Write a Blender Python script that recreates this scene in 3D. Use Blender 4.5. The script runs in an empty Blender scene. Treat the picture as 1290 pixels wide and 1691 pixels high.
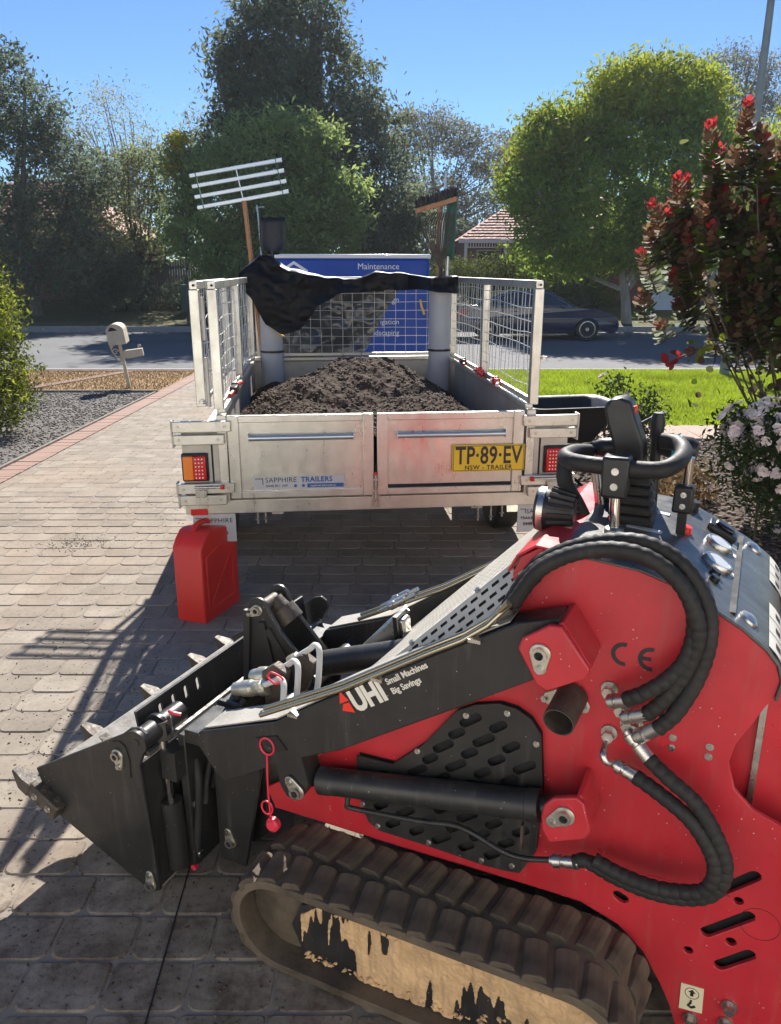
import bpy, bmesh, math, random
import numpy as np
from mathutils import Vector, Matrix, noise
from mathutils.geometry import tessellate_polygon
R = math.radians
rng = np.random.default_rng(7); random.seed(7)
SC = bpy.context.scene; COL = SC.collection

# ------------------------------------------------------------------ camera, sky, sun, exposure
cam = bpy.data.cameras.new('camera'); camo = bpy.data.objects.new('camera', cam); COL.objects.link(camo)
cam.sensor_fit = 'HORIZONTAL'; cam.sensor_width = 36.0; cam.lens = 36.0*1290/1290
cam.clip_start = 0.05; cam.clip_end = 3000
camo.location = (0, 0, 1.72); camo.rotation_euler = (R(90-17.2), 0, 0)
SC.camera = camo
SUN_AZ, SUN_EL = R(-7.2), R(40.5)        # 7.2 degrees right of straight ahead
world = bpy.data.worlds.new('World'); SC.world = world; world.use_nodes = True
wn = world.node_tree.nodes; wl = world.node_tree.links
sky = wn.new('ShaderNodeTexSky'); sky.sky_type = 'NISHITA'; sky.sun_disc = False
sky.sun_elevation = SUN_EL; sky.sun_rotation = -SUN_AZ
sky.altitude = 800; sky.air_density = 1.0; sky.dust_density = 0.0; sky.ozone_density = 9.5
bg = wn['Background']; bg.inputs[1].default_value = 0.063
wl.new(sky.outputs[0], bg.inputs[0])
sd = bpy.data.lights.new('sun', 'SUN'); sd.energy = 5.0; sd.angle = R(0.53); sd.color = (1, .955, .88)
so = bpy.data.objects.new('sun', sd); COL.objects.link(so)
sundir = Vector((-math.sin(SUN_AZ)*math.cos(SUN_EL), math.cos(SUN_AZ)*math.cos(SUN_EL), math.sin(SUN_EL)))
so.rotation_euler = sundir.to_track_quat('Z', 'Y').to_euler(); so.location = (0, 0, 30)
vs = SC.view_settings; vs.view_transform = 'Standard'; vs.look = 'None'; vs.gamma = 1; vs.exposure = 1.15
vs.use_curve_mapping = False
SC.cycles.max_bounces = 10; SC.cycles.diffuse_bounces = 7; SC.cycles.transparent_max_bounces = 12

# ------------------------------------------------------------------ materials
MATS = {}
def nt(name):
    m = bpy.data.materials.new(name); m.use_nodes = True
    MATS[name] = m
    return m, m.node_tree.nodes, m.node_tree.links, m.node_tree.nodes['Principled BSDF']
def ramp(n, stops):
    r = n.new('ShaderNodeValToRGB'); e = r.color_ramp.elements
    while len(e) < len(stops): e.new(.5)
    for el, (p, c) in zip(e, stops):
        el.position = p; el.color = (c[0], c[1], c[2], 1) if hasattr(c, '__len__') else (c, c, c, 1)
    return r
def tex(n, l, scale, detail=4, rough=.55, kind='noise', coord='Object', stretch=None):
    tc = n.new('ShaderNodeTexCoord'); src = tc.outputs[coord]
    if stretch:
        mp = n.new('ShaderNodeMapping'); mp.inputs['Scale'].default_value = stretch
        l.new(src, mp.inputs[0]); src = mp.outputs[0]
    if kind == 'noise':
        t = n.new('ShaderNodeTexNoise'); t.inputs['Detail'].default_value = detail; t.inputs['Roughness'].default_value = rough
    else:
        t = n.new('ShaderNodeTexVoronoi')
    t.inputs['Scale'].default_value = scale; l.new(src, t.inputs['Vector'])
    return t
def mixc(n, l, fac, a, b, mode='MIX'):
    m = n.new('ShaderNodeMix'); m.data_type = 'RGBA'; m.blend_type = mode
    for sock, v in ((m.inputs[0], fac), (m.inputs[6], a), (m.inputs[7], b)):
        if hasattr(v, 'is_linked') or hasattr(v, 'links'): l.new(v, sock)
        elif hasattr(v, '__len__'): sock.default_value = (v[0], v[1], v[2], 1)
        else: sock.default_value = v
    return m.outputs[2]
def bump(n, l, b, h, strength=.3, dist=.01):
    bp = n.new('ShaderNodeBump'); bp.inputs['Strength'].default_value = strength; bp.inputs['Distance'].default_value = dist
    l.new(h, bp.inputs['Height']); l.new(bp.outputs[0], b.inputs['Normal'])
def mat(name, col, rough=.5, metal=0., var=.25, scale=9, bmp=0., bscale=90, spec=.5, dust=0., dustcol=(.30, .24, .17), rvar=.12, coat=0., stretch=None, specks=0, streak=0.):
    m, n, l, b = nt(name)
    t = tex(n, l, scale, 5, .6, stretch=stretch)
    lo = tuple(c*(1-var) for c in col); hi = tuple(min(1, c*(1+var)) for c in col)
    r = ramp(n, [(.3, lo), (.7, hi)]); l.new(t.outputs[0], r.inputs[0]); out = r.outputs[0]
    if dust:
        t2 = tex(n, l, scale*.35, 8, .7)
        r2 = ramp(n, [(.48-.1*dust, 0), (.85, dust)]); l.new(t2.outputs[0], r2.inputs[0])
        out = mixc(n, l, r2.outputs[0], out, dustcol)
    if specks:
        v = tex(n, l, 55, kind='vor'); r3 = ramp(n, [(.0, 1), (.06*specks, 1), (.07*specks, 0)]); l.new(v.outputs['Distance'], r3.inputs[0])
        t4 = tex(n, l, 13, 2); r4 = ramp(n, [(.47, 0), (.56, 1)]); l.new(t4.outputs[0], r4.inputs[0])
        mm = n.new('ShaderNodeMath'); mm.operation = 'MULTIPLY'; l.new(r3.outputs[0], mm.inputs[0]); l.new(r4.outputs[0], mm.inputs[1])
        out = mixc(n, l, mm.outputs[0], out, (.55, .47, .37))
    if streak:
        t6 = tex(n, l, 22, 6, .7, stretch=(1.6, 1, .16)); r6 = ramp(n, [(.54, 0), (.74, streak)]); l.new(t6.outputs[0], r6.inputs[0]); out = mixc(n, l, r6.outputs[0], out, dustcol)
    l.new(out, b.inputs['Base Color'])
    rr = ramp(n, [(.3, max(.03, rough-rvar)), (.75, min(1, rough+rvar))])
    t3 = tex(n, l, scale*2.3, 5, .65); l.new(t3.outputs[0], rr.inputs[0]); l.new(rr.outputs[0], b.inputs['Roughness'])
    b.inputs['Metallic'].default_value = metal; b.inputs['Specular IOR Level'].default_value = spec
    if coat: b.inputs['Coat Weight'].default_value = coat; b.inputs['Coat Roughness'].default_value = .12
    if bmp:
        tb = tex(n, l, bscale, 4, .6); bump(n, l, b, tb.outputs[0], bmp, .004)
    return m
def leafmat(name, c1, c2, c3, trans=.35, rough=.65, spec=.12):
    """leaves: a different tint for every leaf, light passing through"""
    m, n, l, b = nt(name)
    g = n.new('ShaderNodeNewGeometry')
    r = ramp(n, [(.0, c1), (.5, c2), (1., c3)]); l.new(g.outputs['Random Per Island'], r.inputs[0])
    t = tex(n, l, .8, 3); r2 = ramp(n, [(.3, .6), (.7, 1.25)]); l.new(t.outputs[0], r2.inputs[0])
    c = mixc(n, l, 1., r.outputs[0], r2.outputs[0], 'MULTIPLY')
    l.new(c, b.inputs['Base Color']); b.inputs['Roughness'].default_value = rough; b.inputs['Specular IOR Level'].default_value = spec
    tr = n.new('ShaderNodeBsdfTranslucent'); l.new(c, tr.inputs[0])
    ms = n.new('ShaderNodeMixShader'); ms.inputs[0].default_value = trans
    l.new(b.outputs[0], ms.inputs[1]); l.new(tr.outputs[0], ms.inputs[2]); l.new(ms.outputs[0], n['Material Output'].inputs[0])
    return m
def M_(k): return MATS[k]

mat('red_paint', (.47, .022, .032), .38, 0, .16, 5, .06, 40, .5, dust=.16, dustcol=(.30, .13, .10), specks=1.3, coat=.1, streak=.30)
mat('black_paint', (.022, .021, .020), .42, 0, .3, 8, .12, 160, .45, dust=.12, dustcol=(.12, .105, .09), specks=1, streak=.35)
mat('black_gloss', (.012, .012, .013), .3, 0, .3, 10, 0, 60, .5)
mat('black_plastic', (.016, .016, .017), .38, 0, .2, 12, .08, 220, .4)
mat('rubber', (.020, .019, .018), .62, 0, .3, 14, .25, 120, .3, dust=.25, dustcol=(.09, .075, .055))
mat('track_rubber', (.075, .061, .048), .78, 0, .4, 10, .5, 60, .2, dust=.95, dustcol=(.22, .165, .105))
mat('steel', (.52, .50, .46), .32, .95, .15, 16, .1, 200)
mat('zinc', (.55, .52, .42), .38, .8, .2, 20, .15, 120, dust=.2)
mat('chrome', (.72, .68, .60), .09, 1., .05, 6)
mat('pipe_steel', (.42, .36, .24), .25, .9, .06, 3, rvar=.04)
mat('dusty_steel', (.28, .265, .24), .75, .1, .25, 14, .4, 90, dust=.5, dustcol=(.36, .33, .29))
mat('worn_steel', (.075, .064, .054), .6, .4, .45, 22, .6, 60, dust=.5, dustcol=(.15, .10, .065))
mat('white_pipe', (.60, .59, .55), .45, 0, .08, 14)
mat('red_plastic', (.62, .028, .018), .38, 0, .08, 5, .06, 70, .45)
mat('red_cord', (.70, .03, .06), .5, 0, .1, 20)
mat('decal_white', (.74, .70, .60), .45, 0, .06, 12)
mat('decal_red', (.80, .035, .02), .4, 0, .05, 12)
mat('decal_black', (.02, .02, .022), .5, 0, .1, 12)
mat('decal_grey', (.50, .51, .52), .4, .2, .05, 9)
mat('decal_blue', (.03, .10, .30), .4, 0, .08, 9)
mat('sticker_cream', (.78, .70, .48), .45, 0, .05, 9)
mat('plate_yellow', (.80, .52, .025), .42, 0, .06, 8)
mat('amber_lens', (.90, .22, .01), .2, 0, .05, 8, coat=.6)
mat('red_lens', (.62, .008, .012), .18, 0, .1, 60, coat=.6)
mat('console', (.085, .085, .082), .36, .35, .3, 7, .12, 150, dust=.35, dustcol=(.26, .24, .21), stretch=(1, 9, 1))
mat('grille', (.50, .47, .41), .5, .3, .12, 12, .08, 90, dust=.2)
mat('interior_dark', (.008, .008, .009), .8, 0, .3, 9)
mat('pvc', (.42, .43, .45), .42, 0, .06, 5, dust=.1)
mat('wood_handle', (.42, .20, .08), .55, 0, .25, 12, .1, 40, stretch=(8, 8, 1))
mat('alu', (.55, .60, .62), .34, .8, .05, 1.5, rvar=.04)
mat('white_wall', (.76, .73, .66), .8, 0, .05, 3, .1, 60)
mat('mail_cream', (.50, .45, .34), .5, 0, .12, 9, .05, 70, dust=.15)
mat('pole_grey', (.26, .28, .27), .55, .3, .12, 5, .1, 50)
mat('timber_grey', (.13, .115, .10), .85, 0, .35, 5, .3, 40, stretch=(9, 9, .7))
mat('brick_red', (.22, .075, .055), .85, 0, .3, 6, .3, 60)
mat('brick_border', (.27, .165, .125), .88, 0, .22, 5, .3, 70, dust=.3, dustcol=(.36, .30, .24))
mat('mortar', (.20, .17, .14), .95, 0, .25, 12, .4, 70)
mat('roof_tile', (.27, .08, .05), .8, 0, .25, 3, .2, 40)
mat('white_trim', (.74, .74, .72), .5, 0, .05, 5)
mat('sign_white', (.55, .58, .62), .5, 0, .05, 3)
mat('van_blue', (.008, .065, .36), .45, 0, .08, 1.2, spec=.3)
mat('van_white', (.72, .74, .76), .35, 0, .05, 2, coat=.2)
mat('car_blue', (.006, .011, .05), .2, .0, .08, 2, coat=1.)
mat('car_glass', (.015, .022, .03), .06, 0, .1, 2, spec=.8)
mat('utility_green', (.03, .10, .065), .6, 0, .1, 3)
mat('soil', (.055, .036, .026), .95, 0, .5, 20, .9, 110, .12, dust=.5, dustcol=(.17, .115, .08))
mat('mulch', (.085, .06, .045), .95, 0, .5, 18, .8, 60, .15, dust=.5, dustcol=(.21, .16, .125))
mat('bark', (.11, .085, .065), .9, 0, .35, 5, .6, 22, stretch=(4, 4, 1))
mat('bark_pale', (.30, .27, .23), .85, 0, .3, 3, .4, 20, stretch=(4, 4, 1))
mat('cyan_band', (.01, .30, .42), .4, 0, .05, 9)
mat('petal', (.86, .78, .73), .6, 0, .12, 8)
mat('tarp', (.007, .007, .008), .46, 0, .2, 4, .1, 22, .22)
mat('tarp_grey', (.05, .055, .062), .22, 0, .5, 5, .4, 18, .6)
mat('glass_lamp', (.6, .6, .62), .08, .2, .05, 5, spec=.8)

# galvanised sheet: streaky, patchy zinc
def galv(name, base, rough, metal=.72):
    m, n, l, b = nt(name)
    v = tex(n, l, 26, kind='vor'); t = tex(n, l, 3.2, 6, .65); t2 = tex(n, l, 14, 6, .7, stretch=(1, 1, .35))
    r = ramp(n, [(.0, tuple(c*.95 for c in base)), (1., tuple(c*1.04 for c in base))]); l.new(v.outputs['Color'], r.inputs[0])
    r2 = ramp(n, [(.3, (.78, .76, .72)), (.7, (1.12, 1.1, 1.05))]); l.new(t.outputs[0], r2.inputs[0])
    c = mixc(n, l, 1., r.outputs[0], r2.outputs[0], 'MULTIPLY')
    r3 = ramp(n, [(.58, 0), (.78, .45)]); l.new(t2.outputs[0], r3.inputs[0])
    c = mixc(n, l, r3.outputs[0], c, (.40, .33, .24)); l.new(c, b.inputs['Base Color'])
    r4 = ramp(n, [(.3, rough-.1), (.7, rough+.12)]); l.new(t2.outputs[0], r4.inputs[0]); l.new(r4.outputs[0], b.inputs['Roughness'])
    b.inputs['Metallic'].default_value = metal
    bump(n, l, b, t.outputs[0], .12, .01)
galv('galv', (.68, .665, .61), .33); galv('galv_dull', (.50, .49, .46), .5, .55); galv('wire', (.70, .70, .68), .4, .6)

# concrete pavers: tint differs stone by stone, soil stains, crumbs and painted-in foreground shade
def paver():
    m, n, l, b = nt('paver')
    oi = n.new('ShaderNodeObjectInfo'); g = n.new('ShaderNodeNewGeometry')
    ad = n.new('ShaderNodeMath'); ad.operation = 'ADD'; l.new(oi.outputs['Random'], ad.inputs[0]); l.new(g.outputs['Random Per Island'], ad.inputs[1])
    fr = n.new('ShaderNodeMath'); fr.operation = 'FRACT'; l.new(ad.outputs[0], fr.inputs[0])
    r = ramp(n, [(0, (.212, .178, .140)), (.5, (.242, .206, .164)), (1, (.282, .242, .194))]); l.new(fr.outputs[0], r.inputs[0])
    def gt(scale, detail, rough=.6):
        t = n.new('ShaderNodeTexNoise'); t.inputs['Scale'].default_value = scale; t.inputs['Detail'].default_value = detail; t.inputs['Roughness'].default_value = rough
        l.new(g.outputs['Position'], t.inputs['Vector']); return t
    t = gt(5, 8, .7); r2 = ramp(n, [(.3, .72), (.7, 1.22)]); l.new(t.outputs[0], r2.inputs[0])
    c = mixc(n, l, 1., r.outputs[0], r2.outputs[0], 'MULTIPLY')
    t2 = gt(.55, 7, .62); r3 = ramp(n, [(.48, 0), (.70, .55)]); l.new(t2.outputs[0], r3.inputs[0]); c = mixc(n, l, r3.outputs[0], c, (.30, .205, .14))
    # trodden soil, with foreground shade painted into the same darker band
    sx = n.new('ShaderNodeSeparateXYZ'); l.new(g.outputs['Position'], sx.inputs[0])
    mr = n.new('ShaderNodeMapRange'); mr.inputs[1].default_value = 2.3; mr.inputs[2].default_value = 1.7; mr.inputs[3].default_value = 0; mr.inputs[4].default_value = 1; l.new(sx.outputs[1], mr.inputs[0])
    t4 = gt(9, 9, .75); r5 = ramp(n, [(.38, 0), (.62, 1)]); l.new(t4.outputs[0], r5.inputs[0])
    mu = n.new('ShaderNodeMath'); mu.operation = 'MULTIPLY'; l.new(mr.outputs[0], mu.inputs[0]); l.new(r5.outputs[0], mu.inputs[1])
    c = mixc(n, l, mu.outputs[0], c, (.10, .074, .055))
    t3 = gt(70, 3); r4 = ramp(n, [(.30, .55), (.42, 1)]); l.new(t3.outputs[0], r4.inputs[0]); c = mixc(n, l, 1., c, r4.outputs[0], 'MULTIPLY')
    l.new(c, b.inputs['Base Color']); b.inputs['Roughness'].default_value = .85; b.inputs['Specular IOR Level'].default_value = .3
    t5 = gt(120, 5, .7); bump(n, l, b, t5.outputs[0], .35, .003)
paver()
def ground_mat(name, c1, c2, c3, s1, s2, rough=.95, bs=.5):
    m, n, l, b = nt(name)
    t = tex(n, l, s1, 8, .7); r = ramp(n, [(.25, c1), (.5, c2), (.75, c3)]); l.new(t.outputs[0], r.inputs[0])
    t2 = tex(n, l, s2, 4, .7); r2 = ramp(n, [(.3, .6), (.7, 1.35)]); l.new(t2.outputs[0], r2.inputs[0])
    c = mixc(n, l, 1., r.outputs[0], r2.outputs[0], 'MULTIPLY'); l.new(c, b.inputs['Base Color'])
    b.inputs['Roughness'].default_value = rough; b.inputs['Specular IOR Level'].default_value = .2
    bump(n, l, b, t2.outputs[0], bs, .02)
ground_mat('asphalt', (.115, .115, .118), (.145, .145, .148), (.175, .172, .168), .35, 60, .85, .3)
ground_mat('gravel', (.07, .06, .053), (.14, .125, .113), (.22, .20, .185), 6, 38, .9, .9)
ground_mat('dry_grass', (.22, .145, .075), (.32, .215, .115), (.38, .27, .15), 1.6, 45, .95, .6)
ground_mat('lawn_soil', (.10, .14, .014), (.14, .18, .018), (.18, .21, .025), 1.5, 40, .95, .6)
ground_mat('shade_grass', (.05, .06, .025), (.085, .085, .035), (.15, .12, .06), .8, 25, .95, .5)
ground_mat('concrete', (.26, .235, .205), (.31, .28, .25), (.35, .32, .28), 1.3, 40, .9, .2)
ground_mat('path_pink', (.34, .255, .205), (.40, .30, .24), (.44, .34, .28), 2, 40, .9, .2)
ground_mat('earth', (.06, .045, .03), (.09, .07, .045), (.13, .10, .07), .4, 12, .95, .4)

# clay caked on the track frame, torn open in vertical streaks
def clay():
    m, n, l, b = nt('clay')
    t = tex(n, l, 9, 7, .68, stretch=(2.6, 1, .42)); r = ramp(n, [(.43, (.016, .017, .018)), (.46, (.47, .295, .15))]); l.new(t.outputs[0], r.inputs[0])
    t2 = tex(n, l, 26, 6, .7); r2 = ramp(n, [(.3, .72), (.75, 1.2)]); l.new(t2.outputs[0], r2.inputs[0])
    c = mixc(n, l, 1., r.outputs[0], r2.outputs[0], 'MULTIPLY'); l.new(c, b.inputs['Base Color']); b.inputs['Roughness'].default_value = .85
    bump(n, l, b, r.outputs[0], .7, .006)
clay()
mat('clay_lump', (.56, .37, .20), .92, 0, .22, 14, .5, 90, .15)

leafmat('leaf_maple', (.17, .27, .05), (.23, .34, .055), (.38, .43, .06), .6)
leafmat('leaf_dark', (.09, .125, .085), (.115, .15, .095), (.155, .185, .11), .55)
leafmat('leaf_conifer', (.105, .14, .09), (.14, .17, .10), (.19, .215, .125), .55)
leafmat('leaf_round', (.20, .27, .085), (.25, .33, .10), (.33, .40, .125), .58)
leafmat('leaf_gum', (.13, .15, .085), (.18, .19, .11), (.25, .23, .15), .5)
leafmat('leaf_pale', (.22, .26, .16), (.28, .32, .20), (.36, .38, .25), .55)
leafmat('leaf_olive', (.14, .17, .075), (.19, .22, .095), (.27, .29, .125), .6)
leafmat('leaf_yellow', (.45, .36, .01), (.55, .45, .015), (.5, .5, .04), .5)
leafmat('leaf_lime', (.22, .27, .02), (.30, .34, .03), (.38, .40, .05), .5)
leafmat('leaf_hedge', (.06, .085, .018), (.10, .13, .022), (.18, .20, .03), .4)
leafmat('leaf_bright', (.055, .10, .012), (.10, .16, .016), (.20, .25, .03), .4)
leafmat('leaf_cotinus', (.085, .06, .04), (.125, .10, .05), (.15, .18, .06), .5)
leafmat('leaf_cotinus_red', (.24, .035, .028), (.38, .035, .035), (.50, .06, .05), .45)
leafmat('leaf_rose', (.03, .055, .016), (.045, .08, .02), (.075, .11, .03), .3)
leafmat('grass_blade', (.21, .30, .018), (.30, .39, .025), (.40, .46, .04), .55)
leafmat('grass_dry', (.18, .115, .055), (.26, .17, .08), (.32, .22, .11), .2)

# ------------------------------------------------------------------ geometry helpers
class G:
    def __init__(s): s.v = []; s.f = []
    def add(s, vs, fs):
        o = len(s.v); s.v += [tuple(v) for v in vs]; s.f += [tuple(i+o for i in f) for f in fs]; return s
    def box(s, c, d, rot=None):
        x, y, z = d[0]/2, d[1]/2, d[2]/2
        vs = [Vector((a*x, b*y, e*z)) for a in (-1, 1) for b in (-1, 1) for e in (-1, 1)]
        if rot is not None: vs = [rot @ v for v in vs]
        c = Vector(c)
        return s.add([v+c for v in vs], [(0, 1, 3, 2), (4, 6, 7, 5), (0, 4, 5, 1), (2, 3, 7, 6), (0, 2, 6, 4), (1, 5, 7, 3)])
    def bx(s, x0, x1, y0, y1, z0, z1): return s.box(((x0+x1)/2, (y0+y1)/2, (z0+z1)/2), (abs(x1-x0), abs(y1-y0), abs(z1-z0)))
    def beam(s, a, b, w, h, up=(0, 0, 1)):
        a, b = Vector(a), Vector(b); d = (b-a); ln = d.length; d.normalize(); u = Vector(up)
        sx = u.cross(d); sx = sx.normalized() if sx.length > 1e-5 else Vector((1, 0, 0)); u = d.cross(sx)
        return s.box((a+b)/2, (w, ln, h), Matrix((sx, d, u)).transposed())
    def prism(s, outer, lo, hi, holes=(), fr=lambda a, b, h: (a, h, b)):
        """closed outline(s) in (a, b), extruded between lo and hi"""
        loops = [list(outer)]+[list(h) for h in holes]
        tri = tessellate_polygon([[Vector((p[0], p[1], 0)) for p in L] for L in loops])
        flat = [p for L in loops for p in L]; n = len(flat)
        vs = [fr(p[0], p[1], lo) for p in flat]+[fr(p[0], p[1], hi) for p in flat]
        fs = [tuple(t) for t in tri]+[(t[2]+n, t[1]+n, t[0]+n) for t in tri]; o = 0
        for L in loops:
            k = len(L)
            fs += [(o+i, o+(i+1) % k, o+(i+1) % k+n, o+i+n) for i in range(k)]; o += k
        return s.add(vs, fs)
    def tube(s, pts, r, n=8, caps=True, closed=False):
        P = [Vector(p) for p in pts]; k = len(P); rr = r if hasattr(r, '__len__') else [r]*k
        d0 = (P[1]-P[0]).normalized(); ref = Vector((0, 0, 1)) if abs(d0.z) < .9 else Vector((1, 0, 0)); nn = d0.cross(ref).normalized()
        vs = []; fs = []
        for i in range(k):
            if closed: d = (P[(i+1) % k]-P[i-1])
            else: d = (P[min(i+1, k-1)]-P[max(i-1, 0)])
            d.normalize(); nn = (nn-d*nn.dot(d)); nn = nn.normalized() if nn.length > 1e-6 else d.orthogonal().normalized(); bb = d.cross(nn)
            for j in range(n):
                a = 2*math.pi*j/n; vs.append(P[i]+(nn*math.cos(a)+bb*math.sin(a))*rr[i])
        for i in range(k if closed else k-1):
            i2 = (i+1) % k
            for j in range(n): fs.append((i*n+j, i*n+(j+1) % n, i2*n+(j+1) % n, i2*n+j))
        if caps and not closed: fs += [tuple(range(n-1, -1, -1)), tuple((k-1)*n+j for j in range(n))]
        return s.add(vs, fs)
    def cyl(s, a, b, r, n=20, r2=None): return s.tube([a, b], [r, r if r2 is None else r2], n)
    def lathe(s, prof, o, axis, n=24):
        """prof: (distance along axis, radius)"""
        ax = Vector(axis).normalized(); x = ax.orthogonal().normalized(); y = ax.cross(x); o = Vector(o); vs = []; fs = []; k = len(prof)
        for h, r in prof:
            for j in range(n):
                a = 2*math.pi*j/n; vs.append(o+ax*h+(x*math.cos(a)+y*math.sin(a))*r)
        for i in range(k-1):
            for j in range(n): fs.append((i*n+j, i*n+(j+1) % n, (i+1)*n+(j+1) % n, (i+1)*n+j))
        fs += [tuple(range(n-1, -1, -1)), tuple((k-1)*n+j for j in range(n))]
        return s.add(vs, fs)
    def hexbolt(s, c, ax, r, h):
        c = Vector(c); ax = Vector(ax).normalized()
        s.tube([c, c+ax*h*.3], r*1.35, 14); s.tube([c+ax*h*.3, c+ax*h], r, 6); return s
    def mesh(s, name):
        me = bpy.data.meshes.new(name); me.from_pydata(s.v, [], s.f)
        bm = bmesh.new(); bm.from_mesh(me); bmesh.ops.recalc_face_normals(bm, faces=bm.faces); bm.to_mesh(me); bm.free(); return me
    def build(s, name, m, parent=None, bevel=0., smooth=False, seg=2):
        me = s.mesh(name); return link(name, me, m, parent, bevel, smooth, seg)
def link(name, me, m, parent=None, bevel=0., smooth=False, seg=2):
    if m is not None and not me.materials: me.materials.append(MATS[m] if isinstance(m, str) else m)
    o = bpy.data.objects.new(name, me); COL.objects.link(o)
    if parent is not None:
        d = 1; q = parent
        while q.parent: q = q.parent; d += 1
        o.parent = parent if d < 3 else parent.parent
    if bevel:
        b = o.modifiers.new('bevel', 'BEVEL'); b.width = bevel; b.segments = seg; b.limit_method = 'ANGLE'; b.angle_limit = R(40); b.use_clamp_overlap = True
        b.harden_normals = False
    if smooth or bevel:
        me.polygons.foreach_set('use_smooth', [True]*len(me.polygons))
        me.set_sharp_from_angle(angle=R(38))
    return o
def quads(name, V, F, m, parent=None):
    """fast mesh from numpy arrays (V: n x 3, F: m x k)"""
    V = np.asarray(V, dtype=np.float32); F = np.asarray(F, dtype=np.int32); k = F.shape[1]
    me = bpy.data.meshes.new(name); me.vertices.add(len(V)); me.vertices.foreach_set('co', V.ravel())
    me.loops.add(F.size); me.loops.foreach_set('vertex_index', F.ravel()); me.polygons.add(len(F))
    me.polygons.foreach_set('loop_start', np.arange(0, F.size, k, dtype=np.int32)); me.update(calc_edges=True)
    return link(name, me, m, parent)
def empty(name, loc=(0, 0, 0), rz=0.):
    o = bpy.data.objects.new(name, None); COL.objects.link(o); o.location = loc; o.rotation_euler = (0, 0, rz); o.empty_display_size = .1; return o
def tag(o, label, cat, group=None):
    o['label'] = label; o['category'] = cat
    if group: o['group'] = group
    return o
def struct(o): o['kind'] = 'structure'; return o
def stuff(o): o['kind'] = 'stuff'; return o
def text(name, body, size, org, xd, nrm, m, parent, off=0., ext=.0004, sx=1., align='LEFT', sp=1.):
    cu = bpy.data.curves.new(name, 'FONT'); cu.body = body; cu.size = size; cu.extrude = ext; cu.offset = off; cu.align_x = align; cu.space_character = sp; cu.resolution_u = 3
    t = bpy.data.objects.new('text_tmp', cu); COL.objects.link(t)
    me = bpy.data.meshes.new_from_object(t.evaluated_get(bpy.context.evaluated_depsgraph_get())); bpy.data.objects.remove(t)
    xd = Vector(xd).normalized(); nrm = Vector(nrm).normalized(); yd = nrm.cross(xd)
    mt = Matrix((xd*sx, yd, nrm)).transposed().to_4x4(); mt.translation = Vector(org); me.transform(mt)
    me.name = name; me.materials.clear(); return link(name, me, m, parent)
def smoothpts(pts, k=6):
    """Catmull-Rom through the points"""
    P = [Vector(p) for p in pts]; P = [P[0]*2-P[1]]+P+[P[-1]*2-P[-2]]; out = []
    for i in range(1, len(P)-2):
        for j in range(k):
            t = j/k; a, b, c, d = P[i-1:i+3]
            out.append(.5*((2*b)+(c-a)*t+(2*a-5*b+4*c-d)*t*t+(3*b-a-3*c+d)*t**3))
    return out+[P[-2]]
def slot(a, b, r, n=5):
    """outline of a rounded slot from a to b"""
    ax, ay = a; bx_, by = b; an = math.atan2(by-ay, bx_-ax)
    return [(bx_+r*math.cos(an-math.pi/2+math.pi*i/n), by+r*math.sin(an-math.pi/2+math.pi*i/n)) for i in range(n+1)] + \
           [(ax+r*math.cos(an+math.pi/2+math.pi*i/n), ay+r*math.sin(an+math.pi/2+math.pi*i/n)) for i in range(n+1)]
def circ(c, r, n=12): return [(c[0]+r*math.cos(2*math.pi*i/n), c[1]+r*math.sin(2*math.pi*i/n)) for i in range(n)]
# ------------------------------------------------------------------ the ground
PROF = [(-40, 0), (6, 0), (16.0, -.22), (16.05, -.30), (27.2, -.28), (27.25, -.13), (28.5, -.06), (34, .62), (60, 1.0), (96, 1.2)]
def zg(y):
    for (a, za), (b, zb) in zip(PROF, PROF[1:]):
        if y <= b: return za+(zb-za)*(y-a)/(b-a)
    return PROF[-1][1]
g = G()
vs = []
for i, (y, z) in enumerate(PROF): vs += [(-122, y, z-.03), (122, y, z-.03)]
g.add(vs, [(2*i, 2*i+1, 2*i+3, 2*i+2) for i in range(len(PROF)-1)])
struct(g.build('ground', 'earth'))
def sheet(name, xl, xr, y0, y1, dz, m, parent=None, n=0, nx=1):
    ys = sorted({y0, y1} | {p[0] for p in PROF if y0 < p[0] < y1} | {y0+(y1-y0)*i/max(n, 1) for i in range(n)})
    fl = xl if callable(xl) else (lambda y: xl); fr = xr if callable(xr) else (lambda y: xr)
    vs = []; fs = []; w = nx+1
    for y in ys:
        for j in range(w): vs.append((fl(y)+(fr(y)-fl(y))*j/nx, y, zg(y)+dz))
    for i in range(len(ys)-1):
        for j in range(nx): fs.append((i*w+j, i*w+j+1, (i+1)*w+j+1, (i+1)*w+j))
    return G().add(vs, fs).build(name, m, parent)
DL = lambda y: -3.30-.030*(y-6.4)          # left edge of the paving
DR = lambda y: 1.62-.02*(y-4)
struct(sheet('road', -120, 120, 16.05, 27.2, .0, 'asphalt'))
for nm, ya, yb, za, zb in (('kerb_near', 15.86, 16.06, -.36, -.185), ('kerb_far', 27.14, 27.34, -.36, -.10)):
    for x0 in range(-60, 60, 6):
        pass
    struct(G().bx(-120, 120, ya, yb, za, zb).build(nm, 'concrete', bevel=.03))
struct(sheet('gutter', -120, 120, 26.75, 27.14, .006, 'concrete'))
struct(sheet('driveway', DL, DR, -3, 15.86, .0012, 'mortar'))
driveway = bpy.data.objects['driveway']
struct(sheet('gravel_bed', -14, lambda y: DL(y)-.24, -3, 12.45, .0, 'gravel'))
struct(sheet('verge', -120, lambda y: DL(y)-.24, 12.55, 15.86, .006, 'dry_grass'))
struct(sheet('far_verge', -120, 120, 27.34, 34, .0, 'shade_grass'))
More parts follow.
